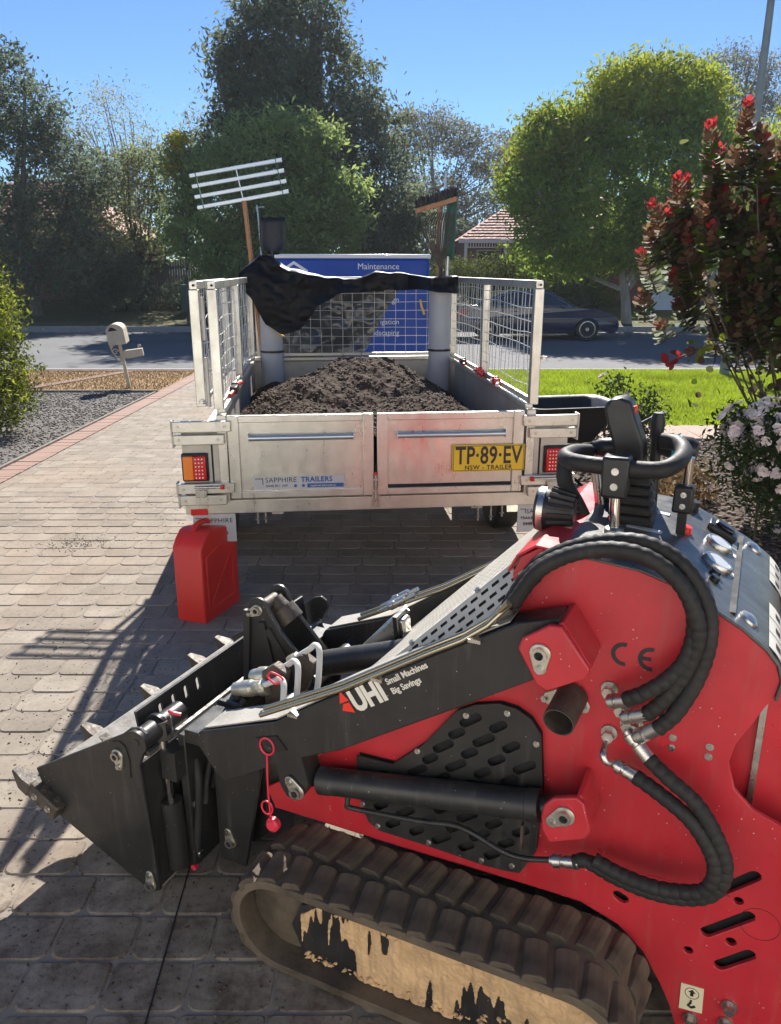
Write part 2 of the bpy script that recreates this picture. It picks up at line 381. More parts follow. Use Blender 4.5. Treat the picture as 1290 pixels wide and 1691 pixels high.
struct(sheet('lawn', lambda y: DR(y)+.1, 60, 9.15, 15.86, .012, 'lawn_soil'))
struct(sheet('mulch_bed', lambda y: DR(y)+.05, 40, -3, 8.34, .0, 'mulch'))
fp = struct(empty('footpath')); 
for i in range(14):
    x0 = DR(8.7)+.02+i*.62
    G().bx(x0, x0+.61, 8.36, 9.13, zg(8.7)-.06, zg(8.7)+.03+random.uniform(-.002, .002)).build('paving_slab', 'path_pink', fp, bevel=.006)
# low timber edge of the gravel
te = tag(empty('garden_edging', (0, 12.5, 0)), 'thin timber edging between the grey gravel bed and the dry verge', 'edging')
G().bx(-14, DL(12.5)-.24, -.03, .03, zg(12.5)-.1, zg(12.5)+.035).build('edging_board', 'mortar', te)
te2 = tag(empty('garden_edging', (0, 0, 0)), 'dark edging strip along the left brick border of the driveway', 'edging')
G().beam((DL(-2)-.255, -2, zg(-2)-.0), (DL(6)-.255, 6, 0), .03, .05).beam((DL(6)-.255, 6, 0), (DL(12.4)-.255, 12.4, zg(12.4)), .03, .05).build('edging_strip', 'mortar', te2)

# pavers: rounded at the corners, half-bond rows
def paver_mesh(w, d, rc, seed):
    rr = random.Random(seed); o = []
    for cx, cy, a0, r in ((w/2, d/2, 0, rc*.35), (-w/2, d/2, 90, rc*.35), (-w/2, -d/2, 180, rc), (w/2, -d/2, 270, rc)):
        r = r*rr.uniform(.8, 1.15)
        for i in range(4):
            a = R(a0+30*i); o.append((cx-math.copysign(r, cx)+r*math.cos(a), cy-math.copysign(r, cy)+r*math.sin(a)))
    n = len(o); sc = 1-.005*2/w; sd_ = 1-.005*2/d
    vs = [(x, y, -.012) for x, y in o]+[(x, y, .0) for x, y in o]+[(x*sc, y*sd_, .005) for x, y in o]
    fs = [(i, (i+1) % n, n+(i+1) % n, n+i) for i in range(n)]+[(n+i, n+(i+1) % n, 2*n+(i+1) % n, 2*n+i) for i in range(n)]+[tuple(range(2*n, 3*n))]
    return vs, fs
PW, PD = .212, .150
shapes = [paver_mesh(PW-.005, PD-.006, .034, i) for i in range(6)]
pmesh = []
for vs, fs in shapes:
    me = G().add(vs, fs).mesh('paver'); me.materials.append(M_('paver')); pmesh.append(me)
def inview(x, y):
    zc = y*math.cos(R(17.2))+1.72*math.sin(R(17.2)); up = y*math.sin(R(17.2))-1.72*math.cos(R(17.2))
    u = 645+1290*x/zc; v = 845-1290*up/zc
    return -30 < u < 1320 and v < 1730, u, v
rest = G(); cnt = 0; y = 1.445-.15*3+PD/2
row = 0
while y < 15.7:
    xl, xr = DL(y)+.004, DR(y); x = xl-PW*random.uniform(0, 1)+((row % 2)*.5)*PW
    while x < xr:
        k = random.randrange(6); ok, u, v = inview(x, y)
        a, b = max(x-PW/2, xl), min(x+PW/2, xr)
        if b-a > .05 and y > 1.2:
            full = (b-a) > PW-.004
            if ok and v > 905 and cnt < 300 and full and not (u > 470 and y < 2.6) and not (u > 420 and v < 1100):
                o = bpy.data.objects.new('paver', pmesh[k]); COL.objects.link(o); o.parent = driveway; cnt += 1
                o.location = (x, y, zg(y)+random.uniform(-.0012, .0015)); o.rotation_euler = (random.uniform(-.006, .006), random.uniform(-.004, .004), random.uniform(-.006, .006))
            else:
                vs, fs = shapes[k]; cx = (a+b)/2; sxx = (b-a)/PW; zz = zg(y)+random.uniform(-.0012, .0015)
                rest.add([(cx+p[0]*sxx, y+p[1], zz+p[2]) for p in vs], fs)
        x += PW
    y += PD; row += 1
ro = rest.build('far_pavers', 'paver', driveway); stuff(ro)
# saw cut through the paving
G().beam((-.575, 1.2, .0065), (-.66, 3.4, .0065), .004, .003).build('saw_cut', 'interior_dark', driveway)
# brick border
bmats = ['brick_border']
bme = G().bx(-.113, .113, -.038, .038, -.05, .008).mesh('brick'); bme.materials.append(M_('brick_border'))
border = struct(empty('driveway_border'))
y = 5.2
while y < 15.7:
    o = bpy.data.objects.new('brick', bme); COL.objects.link(o); o.parent = border
    o.location = (DL(y)-.118, y, zg(y)+random.uniform(-.003, .003)); o.rotation_euler = (random.uniform(-.02, .02), 0, .03+random.uniform(-.02, .02)); y += .087
edge = struct(empty('verge_edging'))
for i in range(26):
    t = i/25; o = bpy.data.objects.new('brick', bme); COL.objects.link(o); o.parent = edge
    x, yy = -5.95+.75*t, 13.0+2.6*t; o.location = (x, yy, zg(yy)+.012); o.rotation_euler = (0, 0, -.28+random.uniform(-.03, .03))
for i in range(40):
    t = i/39; o = bpy.data.objects.new('brick', bme); COL.objects.link(o); o.parent = edge
    x, yy = -3.75-9*t, 15.78; o.location = (x, yy, zg(yy)+.012); o.rotation_euler = (0, 0, random.uniform(-.03, .03))

# pebbles, bark chips, grass and crumbs of soil
def pebbles(name, n, fn, smin, smax, m, flat=.6, zoff=0.):
    base = np.array([(1, 0, 0), (-1, 0, 0), (0, 1, 0), (0, -1, 0), (0, 0, 1), (0, 0, -1)], float)
    tri = np.array([(0, 2, 4), (2, 1, 4), (1, 3, 4), (3, 0, 4), (2, 0, 5), (1, 2, 5), (3, 1, 5), (0, 3, 5)])
    P = np.array([fn() for _ in range(n)]); s = rng.uniform(smin, smax, (n, 1, 1))*rng.uniform(.6, 1.3, (n, 6, 1))*np.array([1, 1, flat])
    a = rng.uniform(0, 6.28, n); ca, sa = np.cos(a), np.sin(a); Rm = np.zeros((n, 3, 3)); Rm[:, 0, 0] = ca; Rm[:, 0, 1] = -sa; Rm[:, 1, 0] = sa; Rm[:, 1, 1] = ca; Rm[:, 2, 2] = 1
    V = np.einsum('nij,nkj->nki', Rm, base[None]*s*np.array([1.3, .8, 1]))+P[:, None, :]; V[:, :, 2] += zoff
    F = (np.arange(n)*6)[:, None, None]+tri[None]
    return stuff(quads(name, V.reshape(-1, 3), F.reshape(-1, 3), m))
def gmix(name, c1, c2, c3):
    m, n, l, b = nt(name); ge = n.new('ShaderNodeNewGeometry'); r = ramp(n, [(0, c1), (.5, c2), (1, c3)]); l.new(ge.outputs['Random Per Island'], r.inputs[0]); l.new(r.outputs[0], b.inputs['Base Color']); b.inputs['Roughness'].default_value = .9
gmix('pebble', (.07, .06, .053), (.15, .135, .12), (.33, .305, .28)); gmix('chips', (.05, .035, .025), (.13, .095, .07), (.30, .24, .19)); gmix('crumb', (.04, .027, .018), (.075, .052, .036), (.125, .088, .062))
def pb():
    y = 4.5+8*random.random(); return (DL(y)-.27-5.5*random.random(), y, zg(y)+.006)
tag(pebbles('gravel', 16000, pb, .008, .022, 'pebble'), 'loose grey gravel left of the driveway', 'gravel')
def ch():
    y = 2.5+5.8*random.random(); return (DR(y)+.1+4.5*random.random()**1.2, y, zg(y)+.01)
tag(pebbles('bark_chips', 14000, ch, .008, .03, 'chips', .35), 'grey brown bark chips in the garden bed', 'mulch')
def cr():
    while True:
        c = random.choice([(-.75, 1.55, .55), (-.2, 1.5, .5), (-1.3, 2.6, .35), (-.9, 2.05, .35), (-1.05, 3.3, .5), (-2.05, 4.85, .12), (-1.2, 5.5, .5)])
        x, y = random.gauss(c[0], c[2]), random.gauss(c[1], c[2]*.8)
        if y > 1.25: return (x, y, .006)
tag(pebbles('soil_crumbs', 2600, cr, .0012, .0055, 'crumb', .7), 'crumbs of dark soil spilled on the pavers', 'soil')
def grass(name, n, fn, h, w, m):
    P = np.array([fn() for _ in range(n)]); a = rng.uniform(0, 6.28, n); hh = h*rng.uniform(.5, 1.3, n); ln = rng.normal(0, .4, (n, 2))
    d = np.stack([np.cos(a), np.sin(a), 0*a], 1)*w/2
    V = np.stack([P-d, P+d, P+np.stack([ln[:, 0]*hh, ln[:, 1]*hh, hh], 1)], 1); F = np.arange(n*3).reshape(n, 3)
    return stuff(quads(name, V.reshape(-1, 3), F, m))
def lg():
    y = 9.17+6.6*random.random(); return (DR(y)+.12+6.8*random.random(), y, zg(y)+.01)
tag(grass('grass', 90000, lg, .055, .012, 'grass_blade'), 'bright green mown grass of the front lawn', 'grass')
def dg():
    y = 12.6+3.2*random.random(); return (DL(y)-.26-8*random.random(), y, zg(y)+.005)
tag(grass('dry_grass', 30000, dg, .03, .012, 'grass_dry'), 'dry straw coloured grass on the verge by the mailbox', 'grass')
# ------------------------------------------------------------------ cage trailer
B = R(5.7); tu = Vector((math.cos(B), math.sin(B), 0)); tv = Vector((-math.sin(B), math.cos(B), 0)); V0 = 3.886
def TW(x, w, z): p = tu*x+tv*(V0+w); return Vector((p.x, p.y, z))
tr = tag(empty('cage_trailer', tuple(tv*V0), B), 'galvanised cage trailer loaded with soil, tail towards the viewer', 'trailer')
XL, XR, LEN = -.455, 1.115, 2.45
# tray
G().bx(XL, XR, .03, LEN, .585, .61).build('floor', 'galv_dull', tr)
for x, sgn in ((XL, -1), (XR, 1)):
    sp = G().bx(x-.004, x+.004, .05, LEN, .61, 1.03).build('side_panel', 'galv_dull', tr)
    for k in range(5): G().bx(x+sgn*.006, x+sgn*.03, .3+k*.4, .335+k*.4, .61, 1.03).build('rib', 'galv_dull', sp, bevel=.003)
    G().bx(x-.022, x+.022, .05, LEN+.02, 1.03, 1.065).build('top_rail', 'galv', sp, bevel=.008)
fpn = G().bx(XL, XR, LEN-.01, LEN, .61, 1.03).build('front_panel', 'galv_dull', tr)
G().bx(XL, XR, LEN-.03, LEN+.02, 1.03, 1.065).build('top_rail', 'galv', fpn, bevel=.008)
# chassis
ch = G().bx(-.66, 1.32, .0, .06, .528, .60)
ch.build('rear_beam', 'galv', tr, bevel=.004)
c2 = G()
for x in (-.2, .86): c2.bx(x-.03, x+.03, .06, LEN+.1, .50, .585)
for w in (.7, 1.3, 1.9): c2.bx(XL, XR, w-.02, w+.02, .53, .584)
c2.beam((-.2, LEN+.1, .54), (.33, LEN+1.15, .54), .06, .08).beam((.86, LEN+.1, .54), (.33, LEN+1.15, .54), .06, .08)
c2.build('chassis', 'galv_dull', tr)
G().cyl((-.62, 1.25, .34), (1.28, 1.25, .34), .025, 12).build('axle', 'galv_dull', tr)
G().bx(.28, .38, LEN+1.1, LEN+1.3, .52, .58).build('coupling', 'galv_dull', tr, bevel=.01)
for x in (-.62, 1.28):
    s = -1 if x < 0 else 1
    wh = G().lathe([(-.08, .18), (-.085, .29), (-.06, .315), (.06, .315), (.085, .29), (.08, .18)], (x, 1.25, .315), (1, 0, 0), 32).build('wheel', 'rubber', tr, smooth=True)
    G().lathe([(-.05, .18), (.07, .17), (.075, .08), (.09, .06)], (x, 1.25, .315), (s, 0, 0), 24).build('rim', 'galv', wh, smooth=True)
    mg = [(.42, .36), (.55, .73), (2.0, .73), (2.13, .36), (2.12, .36), (1.99, .718), (.56, .718), (.43, .36)]  # long flush shape added to keep sun off the ground beneath
    G().prism(mg, (x-.11 if x < 0 else XR+.0045), (x+.11 if x > 0 else XL-.0045), fr=lambda a, b, h: (h, a, b)).build('mudguard_sun_block', 'galv', tr)
# tailgates
def gate(name, x0, x1):
    gz0, gz1 = .612, 1.035
    fr = G().bx(x0, x0+.055, -.022, .012, gz0, gz1).bx(x1-.055, x1, -.022, .012, gz0, gz1)
    fr.bx(x0+.055, x1-.055, -.021, .011, gz1-.035, gz1-.0005).bx(x0+.055, x1-.055, -.021, .011, gz0+.0005, gz0+.035)
    t = fr.build(name, 'galv', tr, bevel=.003)
    G().bx(x0+.05, x1-.05, -.008, .002, gz0+.03, gz1-.03).build('sheet', 'galv', t)
    h = G().cyl((x0+.10, -.036, .925), (x1-.10, -.036, .925), .0145, 14).bx(x0+.097, x0+.103, -.052, -.008, .905, .945).bx(x1-.103, x1-.097, -.052, -.008, .905, .945)
    h.build('rope_rail', 'alu', t, smooth=True)
    return t
gl = gate('tailgate', -.425, .300); gr = gate('tailgate', .318, 1.075)
G().bx(.372, 1.02, -.012, -.008, .648, .664).build('drain_gap', 'interior_dark', gr)
# centre latch with a red grip
la = G().cyl((.309, -.034, .60), (.309, -.034, .73), .007).bx(.297, .321, -.04, -.022, .625, .645).bx(.297, .321, -.04, -.022, .690, .702).build('centre_latch', 'steel', tr, bevel=.002)
G().cyl((.309, -.036, .722), (.309, -.036, .738), .009).build('grip', 'red_plastic', la)
lb = G().bx(.290, .332, -.012, .0, .545, .612).cyl((.309, -.016, .55), (.309, -.016, .60), .006)
lb.build('latch_keeper', 'steel', tr, bevel=.002)
wp = G().tube([(.345+.012*math.cos(a), -.024, .80+.026*math.sin(a)) for a in [2*math.pi*i/16 for i in range(16)]], .0018, 5, closed=True).tube([(.345, -.024, .83), (.339, -.024, .87)], .0018, 5)
wp.build('wire_clip', 'wire', tr)
# corner posts and the fold-down hinge bars either side
for s in (-1, 1):
    X = lambda v: (.33+s*v)
    nm = ''
    G().bx(X(.76), X(.805), -.012, .05, .60, 1.04).build('corner_post', 'galv', tr, bevel=.003)
    G().bx(X(.805), X(.985), .004, .012, .60, 1.0).build('lamp_panel', 'galv_dull', tr)
    G().bx(X(.835), X(.843), -.0, .004, .66, .91).build('panel_fold', 'interior_dark', tr)
    for z0, z1, a, b in ((.960, 1.015, .735, 1.02), (.898, .948, .77, 1.018), (.648, .700, .735, 1.015), (.588, .640, .775, 1.01)):
        hb = G().bx(X(a), X(b), -.045, -.016, z0, z1).build('hinge_bar', 'galv', tr, bevel=.004)
        G().hexbolt((X(b-.03), -.045, (z0+z1)/2), (0, -1, 0), .006, .007).hexbolt((X(a+.03), -.045, (z0+z1)/2), (0, -1, 0), .006, .007).build('bolt', 'zinc', hb)
        G().bx(X(b-.004), X(b+.004), -.05, .01, z0-.012, z1+.006).build('end_plate', 'galv_dull', hb)
    hl = G().cyl((X(.80), -.056, .685), (X(.93), -.056, .685), .007).bx(X(.87), X(.925), -.066, -.046, .635, .672).build('latch_bolt', 'steel', tr, bevel=.002)
    G().cyl((X(.792), -.058, .675), (X(.792), -.058, .695), .011, 10).build('grip', 'red_plastic', hl)
    # lamp
    cx = .33+s*.925
    lm = G().bx(cx-.066, cx+.066, -.012, .004, .705, .850).build('tail_lamp', 'black_plastic', tr, bevel=.012)
    xo, xi = cx+s*.056, cx-s*.056; xm = cx+s*.006
    if s < 0:
        G().bx(xo, xm, -.034, -.012, .716, .838).build('amber_lens', 'amber_lens', lm, bevel=.006)
        G().bx(xm, xi, -.034, -.012, .716, .838).build('red_lens', 'red_lens', lm, bevel=.006)
    else:
        G().bx(xo, xi, -.034, -.012, .716, .838).build('red_lens', 'red_lens', lm, bevel=.006)
    ld = G()
    for i in range(3):
        for j in range(6): ld.hexbolt((xm-s*(.012+i*.016), -.034, .729+j*.019), (0, -1, 0), .0028, .0015)
    ld.build('led', 'decal_white', lm)
    G().bx(cx-.04, cx+.046, -.006, .0, .524, .557).build('reflector', 'red_lens', tr, bevel=.003)
    fx0, fx1 = (X(.745), X(.96))
    fl = G().bx(fx0, fx1, .02, .028, .37, .522).build('mud_flap', 'decal_grey', tr)
    tx = min(fx0, fx1)
    text('flap_lettering', 'SAPPHIRE', .034, (tx+.045, .0185, .475), (1, 0, 0), (0, -1, 0), 'decal_black', fl, sp=1.1)
    text('flap_lettering', 'TRAILERS', .020, (tx+.015, .0185, .443), (1, 0, 0), (0, -1, 0), 'decal_black', fl, sp=1.1, off=.0006)
    text('flap_lettering', '0448 851 009', .026, (tx+.03, .0185, .408), (1, 0, 0), (0, -1, 0), 'decal_black', fl, off=.0006)
    G().bx(tx+.012, tx+.042, .0180, .0187, .498, .502).bx(tx+.038, tx+.042, .0180, .0187, .478, .502).build('flap_mark', 'decal_black', fl)
for x in (-.30, -.26, .86, .93, .99):
    z0 = random.uniform(.43, .47)
    G().cyl((x, .03, z0), (x, .03, .53), .005).cyl((x, .03, z0+.02), (x, .03, z0+.03), .014, 10, .003).build('tie_bolt', 'steel', tr)
# lettering
dc = G().bx(-.312, .150, -.0105, -.0085, .655, .722).build('maker_decal', 'decal_grey', tr)
text('lettering', 'SAPPHIRE', .036, (-.252, -.0108, .690), (1, 0, 0), (0, -1, 0), 'decal_black', dc, sp=1.05)
text('lettering', 'TRAILERS', .036, (-.072, -.0108, .690), (1, 0, 0), (0, -1, 0), 'decal_blue', dc, off=.0012, sp=1.08)
text('lettering', '0448 851 009', .020, (-.25, -.0108, .665), (1, 0, 0), (0, -1, 0), 'decal_black', dc)
G().bx(-.04, .145, -.0112, -.0105, .659, .680).build('blue_strip', 'decal_blue', dc)
text('lettering', 'sapphiretrailers.com.au', .014, (-.025, -.0116, .665), (1, 0, 0), (0, -1, 0), 'decal_white', dc)
G().bx(-.302, -.262, -.0112, -.0105, .708, .712).bx(-.266, -.262, -.0112, -.0105, .680, .712).build('mark', 'decal_black', dc)
for x in (-.10, -.06): G().prism(circ((x, .670), .008), -.0112, -.0105).build('mark', 'decal_blue', dc)
np_ = G().bx(.704, 1.082, -.030, -.024, .726, .866).build('number_plate', 'plate_yellow', tr, bevel=.006)
text('lettering', 'TP·89·EV', .128, (.893, -.0312, .768), (1, 0, 0), (0, -1, 0), 'decal_black', np_, off=.0022, sx=.70, align='CENTER', sp=1.04)
text('lettering', 'NSW - TRAILER', .032, (.893, -.0312, .737), (1, 0, 0), (0, -1, 0), 'decal_black', np_, off=.0006, align='CENTER', sp=1.15)
bd = G()
for a in ((.709, 1.077, .731, .7335), (.709, 1.077, .8585, .861), (.709, .7115, .731, .861), (1.0745, 1.077, .731, .861)): bd.bx(a[0], a[1], -.0308, -.0302, a[2], a[3])
bd.build('plate_border', 'decal_black', np_)
# cage
def cage_panel(name, a, b, z0, z1, posts, sag=.012, inset=.0):
    """mesh panel between two plan points (local x, w)"""
    a, b = Vector((a[0], a[1], 0)), Vector((b[0], b[1], 0)); d = (b-a); L = d.length; d.normalize(); nrm = Vector((-d.y, d.x, 0)); Z = Vector((0, 0, 1))
    P = lambda t, z, o=0: a+d*t+Z*z+nrm*o
    fr = G(); fr.beam(P(0, z1-.019), P(L, z1-.019), .038, .038)
    o = fr.build(name, 'galv', tr, bevel=.003)
    G().beam(P(.02, z0+.012), P(L-.02, z0+.012), .024, .024).build('bottom_rail', 'galv', o, bevel=.003)
    for t in posts: G().beam(P(t, z0-.0), P(t, z1-.0385), .046, .046, up=tuple(d)).build('post', 'galv', o, bevel=.003)
    wr = G(); rr = random.Random(name+str(a.x))
    nx = int(L/.08); nz = int((z1-z0-.06)/.065)
    for i in range(1, nx):
        t = i*L/nx; ph = rr.uniform(0, 6)
        wr.tube([P(t+.004*math.sin(ph+k), z0+.02+(z1-z0-.05)*k/4, .004*math.sin(k*1.3+ph)) for k in range(5)], .0021, 4)
    for j in range(1, nz+1):
        z = z0+.02+j*.065; ph = rr.uniform(0, 6); 
        wr.tube([P(.01+(L-.02)*k/14, z+sag*math.sin(k*.9+ph)*rr.uniform(.3, 1), .006+.004*math.sin(k+ph)) for k in range(15)], .0024, 4)
    stuff(wr.build('wire_mesh', 'wire', o, smooth=True))
    return o
CT = 1.672
cage_panel('cage_side', (XL-.005, .0), (XL-.005, 2.4), 1.066, CT, (.017, 1.2, 2.38))
cage_panel('cage_side', (XR+.008, .0), (XR+.008, 2.4), 1.066, CT, (.017, 1.2, 2.38))
cage_panel('cage_front', (XL+.035, 2.42), (XR-.03, 2.42), 1.072, CT, (.017, 1.46), .003)
cage_panel('folded_cage_gate', (-.548, .03), (-.556, 1.5), 1.075, CT-.002, (.02, 1.46))
pg = G().cyl((-.505, -.005, 1.40), (-.505, -.005, 1.60), .010).cyl((-.505, -.005, 1.08), (-.505, -.005, 1.32), .010)
pg.build('gate_hinge', 'galv_dull', tr)
for p in ((-.555, .012, 1.10), (XR+.03, -.012, 1.30)):
    G().cyl(p, (p[0]+.03, p[1], p[2]), .008).hexbolt((p[0]+.012, p[1], p[2]), (0, -1, 0), .010, .014).build('gate_pin', 'steel', tr)
for x in (-.456, -.545, 1.123): G().prism(circ((x, CT-.02), .006), -.0185 if x != -.545 else .008, -.0175 if x != -.545 else .012).build('tube_hole', 'interior_dark', tr)

# ---- soil in the tray
def hs(x, w):
    n = noise.noise(Vector((x*3, w*3, .5)))*.045+noise.noise(Vector((x*8, w*8, 3)))*.022+noise.noise(Vector((x*20, w*20, 7)))*.012+noise.noise(Vector((x*45, w*45, 1)))*.006
    u = (x-XL)/(XR-XL)
    z = .84+.30*math.exp(-((x-.36)/.50)**2-((w-1.55)/.62)**2)+.17*math.exp(-((x+.12)/.26)**2-((w-.95)/.42)**2)+.13*math.exp(-((x-.62)/.38)**2-((w-.55)/.36)**2)
    z += .10*math.exp(-((w-.12)/.35)**2)*(1-.2*abs(u-.5))
    z -= .10*max(0, u-.84)/.16+.05*max(0, .10-u)/.1
    return z+n*1.35
nx, nw = 110, 150
vs = [(XL+.006+(XR-XL-.012)*i/(nx-1), .035+(LEN-.06)*j/(nw-1), 0) for j in range(nw) for i in range(nx)]
vs = [(x, w, max(.615, hs(x, w))) for x, w, _ in vs]
sg = G().add(vs, [(j*nx+i, j*nx+i+1, (j+1)*nx+i+1, (j+1)*nx+i) for j in range(nw-1) for i in range(nx-1)])
soil = tag(empty('soil_heap', tuple(tv*V0), B), 'heap of dark brown topsoil piled in the trailer tray', 'soil')
sg.build('loose_soil', 'soil', soil)
def cl():
    x, w = XL+.03+(XR-XL-.06)*random.random(), .05+2.3*random.random()**1.4; return (x, w, hs(x, w)+.002)
c_ = pebbles('clods', 4500, cl, .003, .014, 'crumb', .8); c_.parent = soil

# ---- pipes standing in the front corners
for x, lab in ((-.295, 'grey plastic pipe standing in the left front corner of the cage'), (.985, 'grey plastic pipe standing in the right front corner of the cage')):
    pr = tag(empty('upright_pipe', tuple(TW(x, 2.2, .62)), B), lab, 'pipe', 'pipes standing in the cage corners')
    ro_, ri = .083, .076
    G().lathe([(0, ri), (0, ro_), (.50, ro_), (.50, ro_+.004), (.56, ro_+.004), (.56, ro_), (.98, ro_), (.98, ri), (.5, ri), (.01, ri)], (0, 0, 0), (0, 0, 1), 40).build('pipe', 'pvc', pr, smooth=True)
    G().lathe([(.505, ro_), (.505, ro_+.007), (.522, ro_+.007), (.522, ro_)], (0, 0, 0), (0, 0, 1), 40).build('strap', 'black_plastic', pr, smooth=True)

# ---- crumpled plastic sheet over the headboard
def tarp(name, label, xa, xb, wfun, top, bot, m, nx=90, nz=34, seed=0, amp=.03):
    vs = []
    for j in range(nz):
        for i in range(nx):
            x = xa+(xb-xa)*i/(nx-1); t = j/(nz-1); zt, zb = top(x), bot(x); z = zt+(zb-zt)*t
            q = Vector((x*4+seed, z*5, seed)); f = noise.noise(q)+.5*noise.noise(q*2.3)+.25*noise.noise(q*5.1)
            fold = math.sin(x*17+2.2*noise.noise(Vector((x*3, z*2, seed))))*.5
            w = wfun(x, t)+amp*(f*1.3+fold*t)
            z += .012*noise.noise(Vector((x*9, t*3, seed+4)))
            vs.append((x, w, z))
    o = G().add(vs, [(j*nx+i, j*nx+i+1, (j+1)*nx+i+1, (j+1)*nx+i) for j in range(nz-1) for i in range(nx-1)]).build(name, m, None, smooth=True)
    o.location = tv*V0; o.rotation_euler = (0, 0, B); s = o.modifiers.new('thick', 'SOLIDIFY'); s.thickness = .002
    return tag(o, label, 'plastic sheet')
def lin(pts):
    xs, ys = zip(*pts); return lambda x: float(np.interp(x, xs, ys))
tarp('plastic_sheet', 'crumpled black plastic sheet draped over the front of the cage', -.50, 1.10,
     lambda x, t: 2.36-.31*min(1, .75+t*6)*float(np.interp(x, [-.5, .0, .25, .75, .88, 1.1], [1, 1, .3, .3, 1, 1]))-.03*t,
     lin([(-.5, 1.70), (-.44, 1.76), (-.36, 1.83), (-.26, 1.81), (-.14, 1.74), (.1, 1.68), (.35, 1.66), (.5, 1.71), (.65, 1.71), (.9, 1.67), (1.1, 1.68)]),
     lin([(-.5, 1.60), (-.42, 1.53), (-.33, 1.34), (-.22, 1.27), (-.08, 1.30), (.06, 1.46), (.2, 1.55), (.5, 1.57), (.8, 1.58), (1.1, 1.555)]), 'tarp', nx=150, nz=60, seed=1, amp=.042)
tarp('plastic_sheet', 'dark grey plastic sheeting hanging behind the wire of the headboard', -.27, .70, lambda x, t: 2.56+.02*t,
     lin([(-.3, 1.66), (.7, 1.60)]), lin([(-.3, 1.06), (.35, 1.05), (.45, 1.10), (.58, 1.36), (.7, 1.55)]), 'tarp_grey', seed=9, amp=.03)

# ---- tools poking out of the pipes (local trailer coordinates)
def tool(name, label, cat): 
    return tag(empty(name, tuple(tv*V0), B), label, cat, 'garden tools stood in the pipes')
lr = tool('levelling_rake', 'levelling rake with four bare metal bars and a wooden handle', 'rake')
G().cyl((-.345, 2.2, .75), (-.452, 2.26, 2.20), .017, 12).build('handle', 'wood_handle', lr, smooth=True)
def rk(a, b): return Vector((-.455, 2.27, 2.19))+Vector((.974, .05, .175)).normalized()*a+Vector((-.19, .0, .98))*b
for k in range(4):
    G().beam(rk(-.335, .02+k*.072), rk(.335, .02+k*.072), .022, .026, up=(0, 0, 1)).build('rake_bar', 'alu', lr, bevel=.003)
for a in (-.29, .0, .29):
    G().beam(rk(a, -.0), rk(a, .25), .03 if a else .02, .006, up=(1, 0, 0)).build('cross_strap', 'utility_green' if a else 'alu', lr)
sh = tool('shovel', 'black plastic grain shovel standing blade up', 'shovel')
vs = []; nn_ = 9
for j in range(9):
    for i in range(nn_):
        u = i/(nn_-1)*2-1; t = j/8; hw = .100-.008*t-.055*max(0, .22-t)/.22
        vs.append((-.262+u*hw+.012*t, 2.235+.035*(1-u*u)+.02*t, 1.83+.26*t))
so_ = G().add(vs, [(j*nn_+i, j*nn_+i+1, (j+1)*nn_+i+1, (j+1)*nn_+i) for j in range(8) for i in range(nn_-1)]).build('blade', 'black_plastic', sh, smooth=True)
s_ = so_.modifiers.new('t', 'SOLIDIFY'); s_.thickness = .006
G().cyl((-.30, 2.2, .75), (-.265, 2.25, 1.86), .015, 10).build('shaft', 'black_plastic', sh, smooth=True)
gl_ = tool('garden_hook', 'thin steel garden tool beside the wooden rake handle', 'tool')
G().tube(smoothpts([(-.31, 2.2, .75), (-.355, 2.26, 2.05), (-.365, 2.27, 2.13), (-.345, 2.27, 2.155), (-.31, 2.26, 2.16)], 5), .006, 6).build('rod', 'steel', gl_, smooth=True)
br = tool('push_broom', 'brown push broom standing head up in the right pipe', 'broom')
bb = lambda a, o=0, h=0: Vector((.965, 2.26+o, 2.205+h))+Vector((.96, .02, .27))*a
G().beam(bb(-.17, 0, -.02), bb(.15, 0, -.02), .05, .035).build('head', 'wood_handle', br, bevel=.006)
bs = G()
for i in range(260):
    a = random.uniform(-.175, .155); o_ = random.uniform(-.025, .025); p = bb(a, o_, 0); bs.tube([p, p+Vector((random.gauss(0, .012), random.gauss(0, .012), random.uniform(.05, .075)))], .0022, 3, caps=False)
stuff(bs.build('bristles', 'black_plastic', br))
G().cyl((.985, 2.2, .75), (.972, 2.25, 2.19), .013, 10).build('handle', 'wood_handle', br, smooth=True)
lf = tool('leaf_rake', 'leaf rake with curved dark tines beside the broom', 'rake')
for i in range(13):
    u = (i-6)/6; p0 = Vector((.985, 2.18, 1.72)); p1 = Vector((.965+u*.055, 2.16, 1.85)); p2 = Vector((.955+u*.115, 2.15, 2.02)); p3 = Vector((.975+u*.085, 2.10, 2.12))
    G().tube(smoothpts([p0, p1, p2, p3], 4), .0045, 5).build('tine', 'worn_steel', lf)
G().cyl((.99, 2.2, .75), (.985, 2.18, 1.74), .012, 10).build('handle', 'black_plastic', lf, smooth=True)
sp_ = tool('spade', 'dark green spade standing beside the leaf rake', 'spade')
vs = []
for j in range(7):
    for i in range(7):
        u = i/6*2-1; t = j/6; hw = .075-.02*t*t; vs.append((1.045+u*hw*.6+.03*t, 2.24+.02*(1-u*u), 1.80+.42*t))
s2 = G().add(vs, [(j*7+i, j*7+i+1, (j+1)*7+i+1, (j+1)*7+i) for j in range(6) for i in range(6)]).build('blade', 'utility_green', sp_, smooth=True); s2.modifiers.new('t', 'SOLIDIFY').thickness = .005
G().cyl((1.02, 2.22, .75), (1.045, 2.24, 1.82), .014, 10).build('shaft', 'steel', sp_, smooth=True)
ro2 = tool('steel_bar', 'thin tall steel bar rising above the broom head', 'bar')
G().cyl((.96, 2.23, .75), (1.03, 2.3, 2.42), .010, 8).build('bar', 'steel', ro2, smooth=True)
